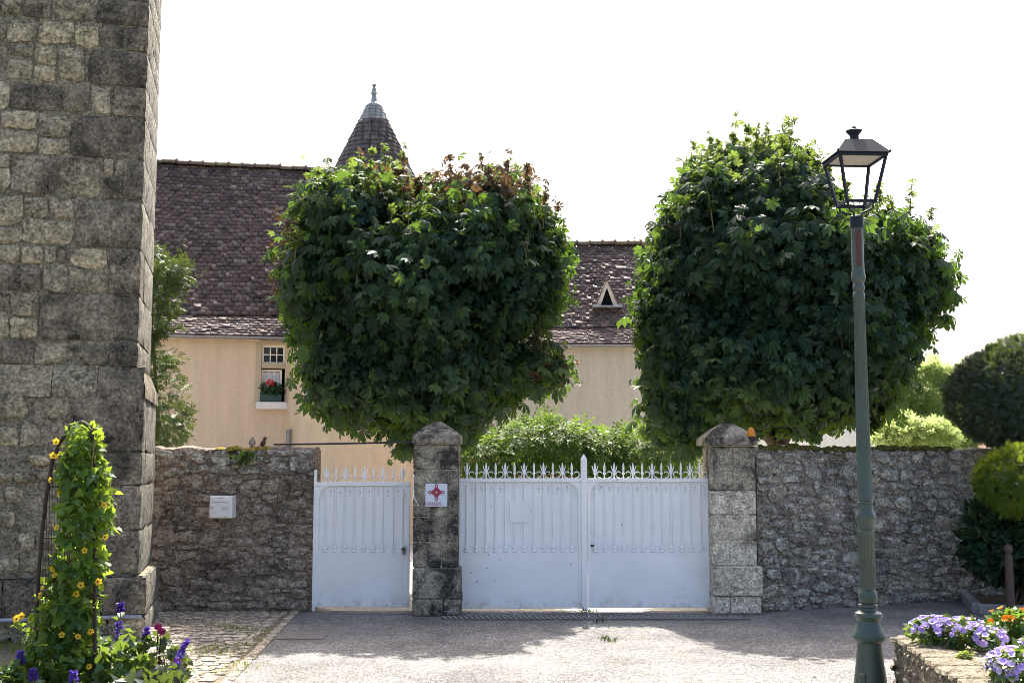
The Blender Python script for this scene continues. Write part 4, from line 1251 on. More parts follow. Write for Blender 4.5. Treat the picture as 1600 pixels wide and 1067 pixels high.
def cone_tiles(name, m, t0, t1, rows, th, wd_, seed):
    q = np.random.RandomState(seed); pos, rot, sc = [], [], []
    tv = [(-.5, -.1, 0), (.5, -.1, 0), (.42, 1.2, -.3), (-.42, 1.2, -.3), (-.5, -.1, 1), (.5, -.1, 1), (.42, 1.2, .1), (-.42, 1.2, .1)]
    tf = [(0, 1, 5, 4), (1, 2, 6, 5), (3, 0, 4, 7), (4, 5, 6, 7), (2, 3, 7, 6)]
    for r in range(rows):
        rr, zz, d = cone_pt(t0 + (t1 - t0) * r / rows)
        n = max(8, int(2 * math.pi * rr / wd_))
        for c in range(n):
            a = 2 * math.pi * (c + .5 * (r % 2)) / n + q.randn() * .01
            er = Vector((math.cos(a), math.sin(a), 0)); ud = Vector((-math.sin(a), math.cos(a), 0)); sd = (er * d.x + Vector((0, 0, d.y))).normalized(); nn = ud.cross(sd)
            pos.append((er * rr + Vector((0, 0, zz)) + nn * abs(q.randn()) * .006)[:])
            rot.append([[ud.x, sd.x, nn.x], [ud.y, sd.y, nn.y], [ud.z, sd.z, nn.z]])
            sc.append((2 * math.pi * rr / n * .96, th, .03))
    return batch(name, tv, tf, pos, np.array(rot), sc, m, croof, 'stuff')
Lc = sum(math.dist(cone[i], cone[i + 1]) for i in range(4))
cone_tiles('tiles', M['slate'], 0, .88, 27, Lc * .88 / 27, .17, 8)
cone_tiles('lead_slates', M['lead'], .88, 1.0, 5, Lc * .12 / 5, .13, 9)
zf = at(577, 168, TYc).z; sF = TYc / F
fin = MB().lathe([(.16, 0), (.10, .10), (.085, .16), (.075, .17), (.065, .34), (.05, .36), (.08, .385), (.08, .41), (.055, .43), (.06, .50), (.04, .52), (.03, .555), (.055, .575), (.05, .61), (.01, .62)], 16).build('finial', M['lead'], tur, smooth=40, loc=(0, 0, zf - .06))
MB().tube([(-.05, 0, .5), (-.12, 0, .40), (-.12, 0, .28), (-.06, 0, .18)], .008, 6).build('finial_scroll', M['lead'], fin, smooth=True)

dpp = at(453, 690, 26.2)
MB().tube([(dpp.x - tcx - .02, 26.12 - TYc, 0), (dpp.x - tcx - .02, 26.12 - TYc, at(453, 671, 26.2).z)], .05, 10).build('standpipe', M['zinc'], tur, smooth=True)
# barn (right wing)
BYb = 27.0
bL = at(900, 600, BYb)
barn = thing('barn', 'long grey rough plastered barn with tiled roof and triangular dormer', 'barn', (bL.x, BYb, 0))
def kx(px): return at(px, 560, BYb).x - bL.x
ezb = at(900, 537, BYb).z; runb = 3.3
rzb = at(940, 383, BYb + runb).z
roofB, PB = gable_house(barn, kx(690), kx(1120), ezb, rzb, runb, M['greyplaster'], (), rows=38, tw=.17, flare=.13, seed=9)
# dormer: find point on roof for its sill
du = (kx(955) - kx(690)) / (kx(1120) - kx(690))
best = None
for i in range(200):
    t = i / 200; p = PB(du, t)[0]; w_ = p + barn.location
    pyy = 723.5 - (w_.z - CAMZ) / w_.y * F
    if best is None or abs(pyy - 480) < best[0]: best = (abs(pyy - 480), p)
dp = best[1]
dor = thing('roof_dormer', 'small triangular dormer vent with pale boards on the barn roof', 'dormer', (0, 0, 0)) if False else None
hwD = (975 - 936) / 2 * BYb / F; hD = .62
dr_ = MB().prism([(-hwD * .66, .06), (0, hD * .80), (hwD * .66, .06)], .06, .09).build('dormer', M['dark_in'], barn, loc=(dp.x, dp.y - .12, dp.z + .02))  # solid near-black panel stands in for the shaded opening
def sl(p0, p1, w, y0, y1):
    p0, p1 = Vector(p0), Vector(p1); n_ = Vector((p1.y - p0.y, -(p1.x - p0.x))).normalized() * w
    return [(p0.x, p0.y), (p1.x, p1.y), (p1.x + n_.x, p1.y + n_.y), (p0.x + n_.x, p0.y + n_.y)]
for s in (-1, 1):
    pl_ = [(s * hwD, .0), (0.0, hD), (0.0, hD - .17), (s * (hwD - .13), .0)]
    MB().prism(pl_, -.03 - .002 * s, .03).build('barge_board', M['dormer_wood'], dr_)
    rp = MB()
    rp.add([(s * hwD * 1.08, -.05, -.02), (s * hwD * 1.08, .9, -.02), (0, 1.0, hD + .05), (0, -.05, hD + .05), (s * hwD * 1.02, -.05, -.05), (s * hwD * 1.02, .9, -.05), (0, 1.0, hD + .005), (0, -.05, hD + .005)],
           [(0, 1, 2, 3), (4, 7, 6, 5), (0, 3, 7, 4)])
    rp.build('dormer_roof', M['tile'], dr_)
MB().box((0, -.06, -.03), (hwD * 2.5, .30, .05), ch=.01).build('dormer_sill', M['lead'], dr_)

# ------------------------------------------------------------------ wisteria on a low wall behind the gates
LWY = 21.0
lwa, lwb = at(716, 720, LWY), at(1075, 720, LWY)
lw = thing('courtyard_wall', 'low pale ochre courtyard wall under the wisteria behind the carriage gate', 'wall', (lwa.x, LWY, 0))
MB().box(((lwb.x - lwa.x) / 2, .15, .88), (lwb.x - lwa.x, .3, 1.78), ch=.01).build('rendered_wall', M['ochre2'], lw)
MB().box(((lwb.x - lwa.x) / 2, .15, 1.80), (lwb.x - lwa.x + .06, .38, .06), ch=.01).build('coping', M['limestone'], lw)
wis = thing('wisteria', 'lime green wisteria spreading over the low courtyard wall', 'climber', ((lwa.x + lwb.x) / 2, LWY - .1, 0))
def rel(o, c): return np.array(Vector(c) - Vector(o.location))
wE = [px_ell(px, py, rx, rz, LWY - .1, .55) for px, py, rx, rz in ((755, 712, 48, 26), (825, 692, 58, 28), (880, 695, 58, 26), (940, 705, 52, 25), (1000, 703, 48, 26), (1040, 705, 40, 28))]
wE = [(rel(wis, c), np.array(r)) for c, r in wE]
wP, wN = crown_points(wE, 2600, 55, inner=.2, amp=.18, lump_size=.55)
leaves('foliage', PINN, wP, wN, .32, M['wisteria'], wis, 55, droop=.5, out=.8, jit=.4, up=.7)
mb = MB(); q = random.Random(3)
for _ in range(5): limb(mb, (q.uniform(-.2, .2), -.12, 0), (q.uniform(-2, 2), 0, 2.0), .04, .015, q)
mb.build('stem', M['bark'], wis, smooth=True)

# climbing shrub behind the left wall
SHY = 15.2
sh = thing('evergreen_shrub', 'tall loose glossy shrub between the buttress and the ochre house', 'shrub', (at(245, 700, SHY).x, SHY, 0))
sE = [px_ell(px, py, rx, rz, SHY, .5) for px, py, rx, rz in ((225, 640, 62, 70), (215, 570, 52, 65), (240, 455, 46, 38), (225, 505, 40, 50), (265, 428, 38, 22), (225, 410, 28, 35), (250, 660, 45, 40))]
sE = [(rel(sh, c), np.array(r)) for c, r in sE]
sP, sN = crown_points(sE, 2600, 61, inner=.2, amp=.22, lump_size=.5)
leaves('foliage', SPRIG, sP, sN, .125, M['shrub'], sh, 61, droop=.1, out=.7, jit=.6)
mb = MB(); LPs = []
for (px, py, qx, qy) in ((235, 430, 238, 368), (262, 440, 285, 380), (240, 470, 312, 430), (240, 525, 285, 512), (250, 590, 268, 555)):
    a, b = Vector(rel(sh, at(px, py, SHY))), Vector(rel(sh, at(qx, qy, SHY)))
    limb(mb, a, b, .012, .004, q, .1)
    for k in range(22):
        t = k / 21; LPs.append((a.lerp(b, t) + Vector((q.uniform(-.04, .04), q.uniform(-.04, .04), q.uniform(-.04, .04))))[:])
for e in sE: limb(mb, (0, 0, 0), Vector(e[0]), .035, .01, q)
mb.build('stem', M['bark'], sh, smooth=True)
LPs = np.array(LPs); leaves('shoot_leaves', SPRIG, LPs, norm(RS.randn(len(LPs), 3)), .10, M['shrub'], sh, 62, droop=-.3)

# ------------------------------------------------------------------ street lamp
LY = 8.6
lx = at(1353.7, 850, LY).x
lamp = thing('street_lamp', 'green fluted cast iron street lamp with dark square lantern', 'street lamp', (lx, LY, 0))
def lz(py): return at(1345, py, LY).z
def lr(hw): return hw * LY / F
prof = [(30, None), (30, 1084), (27, 1078), (25, 1067), (21, 1035), (18.6, 1008), (19, 1003), (23, 1000), (25.5, 996), (25, 991), (21, 984), (18, 975), (16.5, 969), (19, 965), (21.8, 962), (20, 957), (13, 953), (12.4, 949), (15, 947), (14.6, 944), (11.5, 942), (13.5, 939), (14.6, 932), (13.5, 925), (11, 921), (12, 919), (12, 916), (12.6, 914), (12.6, 834), (12.7, 831), (12.9, 829), (11.5, 827), (12.9, 825), (12.2, 822), (14.5, 814), (16.2, 809), (15.8, 806), (12.5, 799), (11.2, 796), (11, 787), (12.3, 786), (12.3, 784), (11, 782.5), (12, 781), (11.6, 778), (8.6, 470), (9.3, 467), (9.3, 460), (7.6, 456), (9.3, 452), (9.0, 447), (7.6, 443), (10.2, 440), (11.2, 434), (10.8, 430), (9.6, 424), (9.4, 356)]
profm = [(lr(a), 0.0 if b is None else lz(b)) for a, b in prof]
zA, zB, zC, zD = lz(914), lz(834), lz(778), lz(470)
fl = lambda z: (zA - .01 <= z <= zB + .001) or (zC - .001 <= z <= zD + .001)
MB().lathe(profm, 32, flute=fl).build('post', M['lamp_green'], lamp, smooth=35)
MB().lathe([(lr(10.6), lz(357)), (lr(10.6), lz(339)), (lr(8), lz(337))], 24).build('collar', M['lamp_dark'], lamp, smooth=35)
MB().box((-lr(1.0), -lr(9.3), (lz(418) + lz(360)) / 2), (lr(8.0), .008, lz(360) - lz(418)), ch=.002).build('access_plate', M['primer'], lamp)
for py in (400, 415): MB().lathe([(.006, 0), (.006, .006)], 10).build('screw', M['black'], lamp, loc=(-lr(1), -lr(9.3) - .003, lz(py)), rot=(R(90), 0, 0))
MB().box((-lr(17), -lr(17), lz(1062)), (.05, .02, .12), rz=R(-40), ch=.006).build('door_hinge', M['lamp_green'], lamp)
lan = thing('tmp', '', '')
bpy.data.objects.remove(lan)
zb_, zt_, zr_ = at(1345, 314, LY - .1).z, at(1345, 240, LY - .18).z, at(1345, 217.5, LY - .1).z
A_, B_ = .105, .172
LR = Matrix.Rotation(R(4), 3, 'Z')
lt = MB()
def rim(mb, z, a, t, h):
    for (cx, cy, sx, sy) in ((0, -a, 2 * a + t, t), (0, a, 2 * a + t, t), (-a, 0, t, 2 * a - t), (a, 0, t, 2 * a - t)): mb.box((cx, cy, z), (sx, sy, h))
rim(lt, zt_, B_, .02, .022); rim(lt, zb_, A_, .018, .02)
for sx in (-1, 1):
    for sy in (-1, 1): lt.tube([(sx * A_, sy * A_, zb_), (sx * B_, sy * B_, zt_)], .014, 4)
lant = lt.build('lantern', M['lamp_dark'], lamp, rot=(0, 0, R(4)))
MB().frust(zt_ + .012, B_ + .028, zr_, B_ * .60).build('lantern_roof', M['lamp_dark'], lant)
MB().box((0, 0, zt_ + .006), (2 * B_ - .02, 2 * B_ - .02, .010)).build('lantern_ceiling', M['lamp_white'], lant)
MB().lathe([(.055, zr_ - .004), (.035, zr_ + .03), (.034, zr_ + .055), (.06, zr_ + .085), (.062, zr_ + .09), (.02, zr_ + .105), (.016, zr_ + .12)], 20).build('lantern_chimney', M['lamp_dark'], lant, smooth=40)
for sx in (-1, 1):
    for sy in (-1, 1):
        MB().lathe([(.008, 0), (.008, .012), (.002, .02)], 8).build('roof_knob', M['lamp_dark'], lant, loc=(sx * (B_ + .022), sy * (B_ + .022), zt_ + .012))
        MB().tube([(sx * A_ * .9, sy * A_ * .9, zb_), (sx * A_ * .85, sy * A_ * .85, zb_ - .05), (sx * .055, sy * .055, zb_ - .065), (sx * .03, sy * .03, zb_ - .075), (sx * .03, sy * .03, lz(339))], .008, 6).build('bracket_arm', M['lamp_dark'], lant, smooth=True)

# ------------------------------------------------------------------ planter, bollard, kerb
pz = .50
pcn = gp(1396, 990, pz)
planter = thing('stone_planter', 'raised rough stone planter full of flowers beside the street lamp', 'planter', (pcn.x, pcn.y, 0))
pf = gp(1530, 1075, pz)
LDIR = Vector((pf.x - pcn.x, pf.y - pcn.y, 0)); LDIR.normalize()
BDIR = Vector((.97, .24, 0)).normalized()
M['plan_stone'] = stone_mat('planter_stone', [(0.26, 0.22, 0.16), (0.34, 0.29, 0.21), (0.20, 0.175, 0.13)], stain=(0.54, 0.68), lich=0.3, gold=0.5, fine=45, stscale=5)
SPl = [stone_mesh('stone', M['plan_stone'], 700 + i, square=3.2, bulge=.5, wb=1.6) for i in range(5)]
SCo = [stone_mesh('coping_stone', M['plan_stone'], 750 + i, square=5, bulge=.3, wb=1.3) for i in range(5)]
def planter_side(dirv, L, outn, seed):
    q = random.Random(seed)
    ang = math.atan2(dirv.y, dirv.x)
    c = dirv * (L / 2) - outn * .16
    MB().box((c.x, c.y, (pz - .025) / 2), (L, .30, pz - .025), rz=ang).build('mortar_core', M['plan_stone'], planter)
    for (s, zc, w, h, r_) in rubble_layout(L, pz - .06, (.06, .13), seed=seed):
        p = dirv * s - outn * .012; p.z = zc
        e = Matrix(((-outn.y, -outn.x, 0), (outn.x, -outn.y, 0), (0, 0, 1)))
        Me = Matrix.Rotation(q.uniform(-.1, .1), 3, outn) @ e
        link('stone', q.choice(SPl), planter, p, Me.to_euler(), (w * 1.05, q.uniform(.03, .06), h * 1.08))
    s = 0.0
    while s < L - .05:
        w = min(q.uniform(.14, .30), L - s)
        p = dirv * (s + w / 2) - outn * .15; p.z = pz - .015
        e = Euler((R(-90), 0, 0)).to_matrix(); e = Matrix.Rotation(ang + q.uniform(-.05, .05), 3, 'Z') @ e
        link('coping_stone', q.choice(SCo), planter, p, e.to_euler(), (w - .004, .03, .33)); s += w
nl = Vector((LDIR.y, -LDIR.x, 0)); 
if nl.x > 0: nl = -nl
nb = Vector((-BDIR.y, BDIR.x, 0))
planter_side(LDIR, 3.6, nl, 61)
planter_side(BDIR, 3.2, nb, 62)
sv_ = [LDIR * .2 + BDIR * .2, LDIR * 3.4 + BDIR * .2, LDIR * 3.4 + BDIR * 3.2, LDIR * .2 + BDIR * 3.2]
nsg = 14; vs = []; fs = []
for i in range(nsg + 1):
    for j in range(nsg + 1):
        p = LDIR * (.2 + 3.2 * i / nsg) + BDIR * (.2 + 3.0 * j / nsg)
        vs.append((p.x, p.y, pz - .04 + .03 * mnoise.noise((p.x * 4, p.y * 4, 1)) + .05 * min(1, j / 5) * min(1, i / 5)))
for i in range(nsg):
    for j in range(nsg): a = i * (nsg + 1) + j; fs.append((a, a + 1, a + nsg + 2, a + nsg + 1))
MB().add(vs, fs).build('soil', M['sand'], planter, smooth=True)

def flower_mesh(name, m, petals=5, cup=.25, wid=.55, size=1.0, center=None):
    parts = [(2 * math.pi * k / petals, .55, wid, .6, R(20 + 30 * cup), (0, 0, 0)) for k in range(petals)]
    V, T = multi(parts)
    mb = MB().add([(x * size, y * size, z * size) for x, y, z in V], T)
    me = mb.mesh(name, m)
    if center:
        me.materials.append(center)
        b = MB().lathe([(.13 * size, .02 * size), (.10 * size, .09 * size), (.01, .10 * size)], 6)
        bm = bmesh.new(); bm.from_mesh(me)
        vv = [bm.verts.new(p) for p in b.v]
        for f in b.f:
            ff = bm.faces.new([vv[i] for i in f]); ff.material_index = 1
        bm.to_mesh(me); bm.free()
    return me
FM = {}
FM['pet'] = flower_mesh('flower', M['purple'], 5, .3, .62)
FM['pet2'] = flower_mesh('flower', petal('petunia_pale', [(0.55, .45, .80), (.68, .60, .86)]), 5, .3, .62)
FM['mar'] = flower_mesh('flower', M['orange'], 9, .5, .35)
FM['yel'] = flower_mesh('flower', M['yellow'], 5, .1, .5, center=M['black'])
FM['dah'] = flower_mesh('flower', M['maroon'], 9, .7, .3)
def clump(name, label, cat, base, ells, nleaf, leafm, lsize, flowers, seed, tmpl=BROAD, stemn=0, group=None):
    root = thing(name, label, cat, base, group=group)
    E = [(rel(root, c), np.array(r)) for c, r in ells]
    P, Nn = crown_points(E, nleaf, seed, inner=.3, amp=.10, lump_size=.3)
    leaves('foliage', tmpl, P, Nn, lsize, leafm, root, seed, droop=.2, out=.8, jit=.5)
    q = random.Random(seed)
    mb = MB()
    for _ in range(max(stemn, 6)):
        k = q.randrange(len(P)); limb(mb, (q.uniform(-.05, .05), q.uniform(-.05, .05), -.02), Vector(P[k]), .006, .003, q, n=4)
    mb.build('stem', M['twig'], root)
    for (fm, n, sz, upb) in flowers:
        P2, N2 = crown_points(E, n * 6, seed + 7, inner=.04, amp=.08, lump_size=.3)
        sel = [i for i in range(len(P2)) if N2[i][2] > upb][:n]
        for i in sel:
            nv = Vector(N2[i]) + Vector((q.uniform(-.4, .4), q.uniform(-.7, .1), .3))
            e = nv.to_track_quat('Z', 'Y').to_euler()
            e.rotate_axis('Z', q.uniform(0, 6))
            s = sz * q.uniform(.75, 1.2)
            link('flower', FM[fm], root, Vector(P2[i]) + Vector(N2[i]) * .015, e, (s, s, s))
    return root
def pell(px, py, rx, rz, z0, ry=.16):
    g = gp(px, py + rz, z0); s = g.y / F
    c = at(px, py, g.y); return (c, (rx * s, ry, rz * s))
clump('petunia_plant', 'wide mound of lilac petunias near the corner of the stone planter', 'flowers', gp(1490, 1003, pz), [pell(1460, 985, 36, 18, pz), pell(1500, 988, 38, 19, pz), pell(1540, 996, 26, 14, pz)], 700, M['bed_leaf'], .05, [('pet', 120, .046, -.4), ('pet2', 70, .046, -.1)], 71)
clump('marigold_plant', 'orange marigolds with light green leaves at the planter back beside the petunias', 'flowers', gp(1585, 1000, pz), [pell(1585, 978, 36, 24, pz), pell(1620, 980, 36, 26, pz)], 700, M['wisteria'], .055, [('mar', 34, .062, .0)], 73)
clump('petunia_plant', 'second lilac petunia mound beyond the bare sandy patch of the planter', 'flowers', gp(1600, 1067, pz), [pell(1582, 1042, 36, 24, pz), pell(1625, 1030, 40, 30, pz)], 700, M['bed_leaf'], .05, [('pet', 90, .044, -.4), ('pet2', 50, .044, -.1)], 75)
clump('sedum_plant', 'tiny yellow-green sedum tuft on the planter coping', 'plant', gp(1508, 1025, pz), [pell(1508, 1023, 10, 3, pz, .05)], 120, M['grass'], .025, [], 77)

BOY = 13.35
bo = gp(1577, 0 + 958)
bol = thing('bollard', 'slim brown metal bollard with round ball head beside the kerb', 'bollard', (at(1577, 900, BOY).x, BOY, 0))
zt2 = at(1577, 866, BOY).z
MB().lathe([(.055, 0), (.055, .03), (.047, .035), (.045, zt2 - .01), (.035, zt2)], 16).build('post', M['bollard'], bol, smooth=40)
MB().lathe([(.03, zt2), (.03, zt2 + .012), (.045, zt2 + .03), (.052, zt2 + .06), (.045, zt2 + .095), (.025, zt2 + .115), (.002, zt2 + .12)], 16).build('ball_head', M['bollard'], bol, smooth=True)

k0, k1, k2 = gp(1503, 920, .11), gp(1528, 943, .11), gp(1640, 947, .11)
kb = thing('bed_kerb', 'grey concrete kerb edging the shrub bed at the foot of the wall', 'kerb', (k1.x, k1.y, 0))
def kerb_run(a, b, n):
    a = Vector((a.x - k1.x, a.y - k1.y, 0)); b = Vector((b.x - k1.x, b.y - k1.y, 0)); d = b - a
    for i in range(n):
        p = a + d * ((i + .5) / n)
        MB().box((p.x, p.y, .052), (d.length / n - .008, .11, .12), rz=math.atan2(d.y, d.x), ch=.012).build('kerb_stone', M['kerb'], kb)
kerb_run(k0, k1 + (k0 - k1).normalized() * .06, 2); kerb_run(k1, k2, 2)
me_bed = sheet('shrub_bed', [(k1.x, k1.y + .02), (k2.x + 6, k2.y + .1), (k2.x + 6, 17), (k0.x + .1, k0.y + .25), (k0.x, k0.y)], .05, M['soil'])

# topiary
TPY = 14.9
tp = thing('topiary_tree', 'cloud-pruned yew with dark dome on bare branching stems', 'topiary', (at(1625, 700, TPY).x, TPY, .04))
tE = [px_ell(px, py, rx, rz, TPY, ry) for px, py, rx, rz, ry in ((1600, 620, 118, 82, .9), (1640, 600, 120, 78, .9))]
tE = [(rel(tp, c), np.array(r)) for c, r in tE]
tP, tN = crown_points(tE, 13000, 81, inner=.05, amp=.03, lump_size=.5)
leaves('crown', SPRIG, tP, tN, .085, M['yew'], tp, 81, droop=.0, out=.7, jit=.5)
tP, tN = crown_points(tE, 3500, 82, inner=.3, amp=.03, reject=.2)
tP = tP[np.min([np.linalg.norm((tP - e[0]) / e[1], axis=1) for e in tE], axis=0) < .93]
leaves('inner_foliage', SPRIG, tP, norm(RS.randn(len(tP), 3)), .13, M['yew'], tp, 82)
q = random.Random(12)
mb = MB(); limb(mb, (0, 0, -.05), (.0, 0, 1.55), .09, .07, q, .04)
mb.build('trunk', M['bark_red'], tp, smooth=True)
for (px, py) in ((1560, 660), (1535, 650), (1575, 640), (1600, 650), (1650, 640)):
    mb = MB(); limb(mb, (0, 0, q.uniform(1.35, 1.6)), Vector(rel(tp, at(px, py, TPY + q.uniform(-.3, .3)))), .032, .016, q, .06); mb.build('limb', M['bark_red'], tp, smooth=True)
BLY = 13.45
bs = thing('clipped_shrub', 'yellow-green clipped ball shrub beneath the dark topiary dome', 'shrub', (at(1608, 800, BLY).x + .12, BLY + .5, .04))
bE = [(rel(bs, c), np.array(r)) for c, r in [px_ell(1608, 753, 84, 52, BLY, .5)]]
bP, bN = crown_points(bE, 4500, 83, inner=.08, amp=.07, lump_size=.4)
leaves('crown', SPRIG, bP, bN, .075, M['box'], bs, 83, droop=-.1, out=.8, jit=.5)
mb = MB()
for k in range(4): limb(mb, (0, 0, -.05), Vector(bE[0][0]) + Vector((q.uniform(-.3, .3), q.uniform(-.2, .2), -.1)), .03, .012, q)
mb.build('stem', M['bark'], bs, smooth=True)
LBY = 13.85
lb = thing('laurel_bush', 'dark glossy laurel bush in the shade below the clipped ball', 'shrub', (at(1590, 900, LBY).x, LBY, .04))
lE = [(rel(lb, c), np.array(r)) for c, r in [px_ell(1572, 848, 62, 60, LBY, .35), px_ell(1622, 840, 62, 75, LBY, .5)]]
lP, lN = crown_points(lE, 2200, 85, inner=.2, amp=.12, lump_size=.5)
leaves('foliage', SIMPLE, lP, lN, .17, M['laurel'], lb, 85, droop=-.1, out=.8, jit=.5)
mb = MB()
for k in range(6): limb(mb, (q.uniform(-.1, .1), 0, -.05), Vector(lE[k % 2][0]) + Vector((q.uniform(-.3, .3), q.uniform(-.2, .2), 0)), .02, .008, q)
mb.build('stem', M['bark'], lb, smooth=True)

# ------------------------------------------------------------------ far background at the right
def far_tree(label, px, py, rx, rz, Y, seed, n=2600, size=.5, group='pale trees beyond the grey wall'):
    b = at(px, 700, Y)
    root = thing('garden_tree', label, 'tree', (b.x, Y, 0), group=group)
    q = random.Random(seed); ell = []
    for k in range(6):
        ell.append(px_ell(px + q.uniform(-.5, .5) * rx, py + q.uniform(-.5, .5) * rz, rx * q.uniform(.45, .7), rz * q.uniform(.45, .7), Y, rx * Y / F * .6))
    E = [(rel(root, c), np.array(r)) for c, r in ell]
    P, Nn = crown_points(E, n, seed, inner=.3, amp=.25)
    leaves('crown', SPRIG, P, Nn, size, M['far'], root, seed, droop=.1, out=.6, jit=.7)
    mb = MB(); limb(mb, (0, 0, 0), Vector(E[0][0]), .25, .1, q, .03)
    for e in E: limb(mb, Vector((0, 0, E[0][0][2] * .5)), Vector(e[0]), .12, .03, q)
    mb.build('trunk', M['bark'], root, smooth=True)
far_tree('tall pale green tree beyond the grey wall, right of the chestnut', 1445, 640, 50, 70, 48, 91)
far_tree('feathery pale tree partly hidden behind the topiary dome', 1500, 640, 45, 75, 55, 92)
far_tree('low bright shrubby tree just above the mossy wall top', 1425, 690, 70, 40, 36, 93, 2200, .32)
far_tree('low sunlit hedge tree behind the mossy wall, under the topiary dome', 1520, 695, 60, 38, 38, 94, 2200, .32)
wh = thing('white_house', 'low white rendered house glimpsed under the broad chestnut crown', 'house', (at(1310, 690, 40).x, 40, 0))
hwx = (1386 - 1235) / 2 * 40 / F
MB().box((0, 2.5, 1.75), (2 * hwx, 5, 3.5)).build('wall', M['cream'], wh)
rfm = MB(); rfm.add([(-hwx - .15, -.2, 3.5), (hwx + .15, -.2, 3.5), (hwx + .15, 5.2, 3.5), (-hwx - .15, 5.2, 3.5), (-hwx * .5, 2.5, 4.6), (hwx * .5, 2.5, 4.6)], [(0, 1, 5, 4), (1, 2, 5), (2, 3, 4, 5), (3, 0, 4), (3, 2, 1, 0)])
rfm.build('roof', M['tile'], wh)
MB().box((-hwx * .3, -.01, 1.1), (.9, .06, 2.1)).build('door', M['beige'], wh)
bh = thing('beige_shed', 'beige shed wall glimpsed between the topiary stems', 'shed', (at(1600, 690, 30).x, 30, 0))
MB().box((.1, .5, 1.2), (1.75, 1.0, 2.42)).build('wall', M['beige'], bh)
MB().box((.1, .5, 2.45), (1.9, 1.2, .08)).build('roof', M['tile'], bh)
MB().box((-.80, -.04, 1.25), (.06, .06, 2.5)).build('downpipe', M['zinc'], bh)
gl_ = at(1267, 698, 18.5)
glp = thing('garden_lantern', 'small dark lantern on a post just above the mossy wall', 'lantern', (gl_.x, 18.5, 0))
zq = gl_.z
MB().lathe([(.035, 0), (.03, zq - .12)], 10).build('post', M['lamp_dark'], glp, smooth=True)
MB().frust(zq - .12, .05, zq + .02, .075).build('lantern_glass', M['glass'], glp)
MB().frust(zq + .022, .10, zq + .08, .02).build('lantern_roof', M['lamp_dark'], glp)

# ------------------------------------------------------------------ foreground left: trellis, vine and flowers
TRY = 8.0
tr = thing('trellis', 'rusty iron arched trellis with wire mesh carrying the vine', 'trellis', (at(100, 1000, TRY).x, TRY, 0))
def tp_(px, py, dy=0.0):
    p = at(px, py, TRY + dy); return Vector((p.x - tr.location.x, dy, p.z))
path = [(50, 1110), (53, 1050), (57, 980), (60, 900), (66, 830), (73, 770), (82, 720), (94, 690), (110, 668), (128, 659), (142, 668)]
right = [(142, 668), (145, 690), (148, 740), (148, 800), (148, 880), (148, 960), (148, 1050), (148, 1110)]
for dy in (0.0, .34):
    P_ = [tp_(a, b, dy) for a, b in path + right[1:]]
    P_[0].z = -.02; P_[-1].z = -.02
    MB().tube(P_, .0135, 8).build('arch_bar', M['rustdark'], tr, smooth=True)
for (px, py) in ((60, 900), (68, 812), (88, 705), (57, 990), (156, 800), (158, 900)):
    MB().tube([tp_(px, py, 0), tp_(px, py, .34)], .008, 6).build('cross_bar', M['rustdark'], tr, smooth=True)
for py in (760, 840, 930, 1010):
    MB().tube([tp_(74 if py < 800 else 62, py, 0), tp_(156, py, 0)], .006, 6).build('rung', M['rustdark'], tr, smooth=True)
wm = MB()
for i in range(13):
    px = 64 + i * 4
    zt3 = tp_(px, 690 + max(0, (90 - px)) * 3.5).z
    wm.tube([tp_(px, 1100), Vector((tp_(px, 900).x, 0, zt3))], .0018, 4)
wm.build('wire_mesh', M['rustdark'], tr, kind='stuff')
vn = thing('thunbergia_vine', 'climbing vine with yellow flowers covering the arched trellis', 'climber', (at(115, 1000, TRY).x, TRY - .02, 0))
vE = [px_ell(px, py, rx, rz, TRY + .05, ry) for px, py, rx, rz, ry in ((132, 692, 26, 30, .18), (128, 745, 36, 46, .22), (132, 810, 42, 55, .24), (124, 880, 42, 60, .24), (114, 950, 46, 60, .26), (105, 1020, 52, 60, .28), (104, 1085, 55, 50, .28), (120, 850, 38, 50, .22))]
vE = [(rel(vn, c), np.array(r)) for c, r in vE]
vP, vN = crown_points(vE, 4200, 111, inner=.25, amp=.20, lump_size=.3)
leaves('foliage', HEART, vP, vN, .052, M['vine'], vn, 111, droop=.5, out=.6, jit=.7, up=.5, var=.5)
q = random.Random(77)
mb = MB()
for k in range(9):
    a = Vector((q.uniform(-.15, .15), .12, -.02)); pts = [a]
    for e in sorted(vE, key=lambda e: e[0][2]): pts.append(Vector(e[0]) + Vector((q.uniform(-.12, .12), q.uniform(-.15, .15), q.uniform(-.1, .1))))
    mb.tube(pts, .004, 5)
pts = [tp_(140, 665) - Vector((vn.location.x - tr.location.x, 0, 0)), tp_(146, 650) - Vector((vn.location.x - tr.location.x, 0, 0)), tp_(153, 645) - Vector((vn.location.x - tr.location.x, 0, 0))]
mb.tube(pts, .003, 5)
for (pa, pb) in (((60, 970), (20, 975)), ((130, 780), (178, 790))):
    a, b = [Vector(rel(vn, at(*p, TRY))) for p in (pa, pb)]
    mb.tube([a, a.lerp(b, .5) + Vector((0, 0, .02)), b], .003, 5)
mb.build('stem', M['twig'], vn)
sp_ = np.array([rel(vn, at(20 + 40 * t, 978 - 6 * math.sin(t * 9), TRY + .05)) + RS.randn(3) * .012 for t in np.linspace(0, 1, 22)])
leaves('runner_leaves', HEART, sp_, norm(RS.randn(22, 3)), .05, M['vine'], vn, 112)
P2, N2 = crown_points(vE, 260, 113, inner=.02, amp=.06, lump_size=.35)
cnt = 0
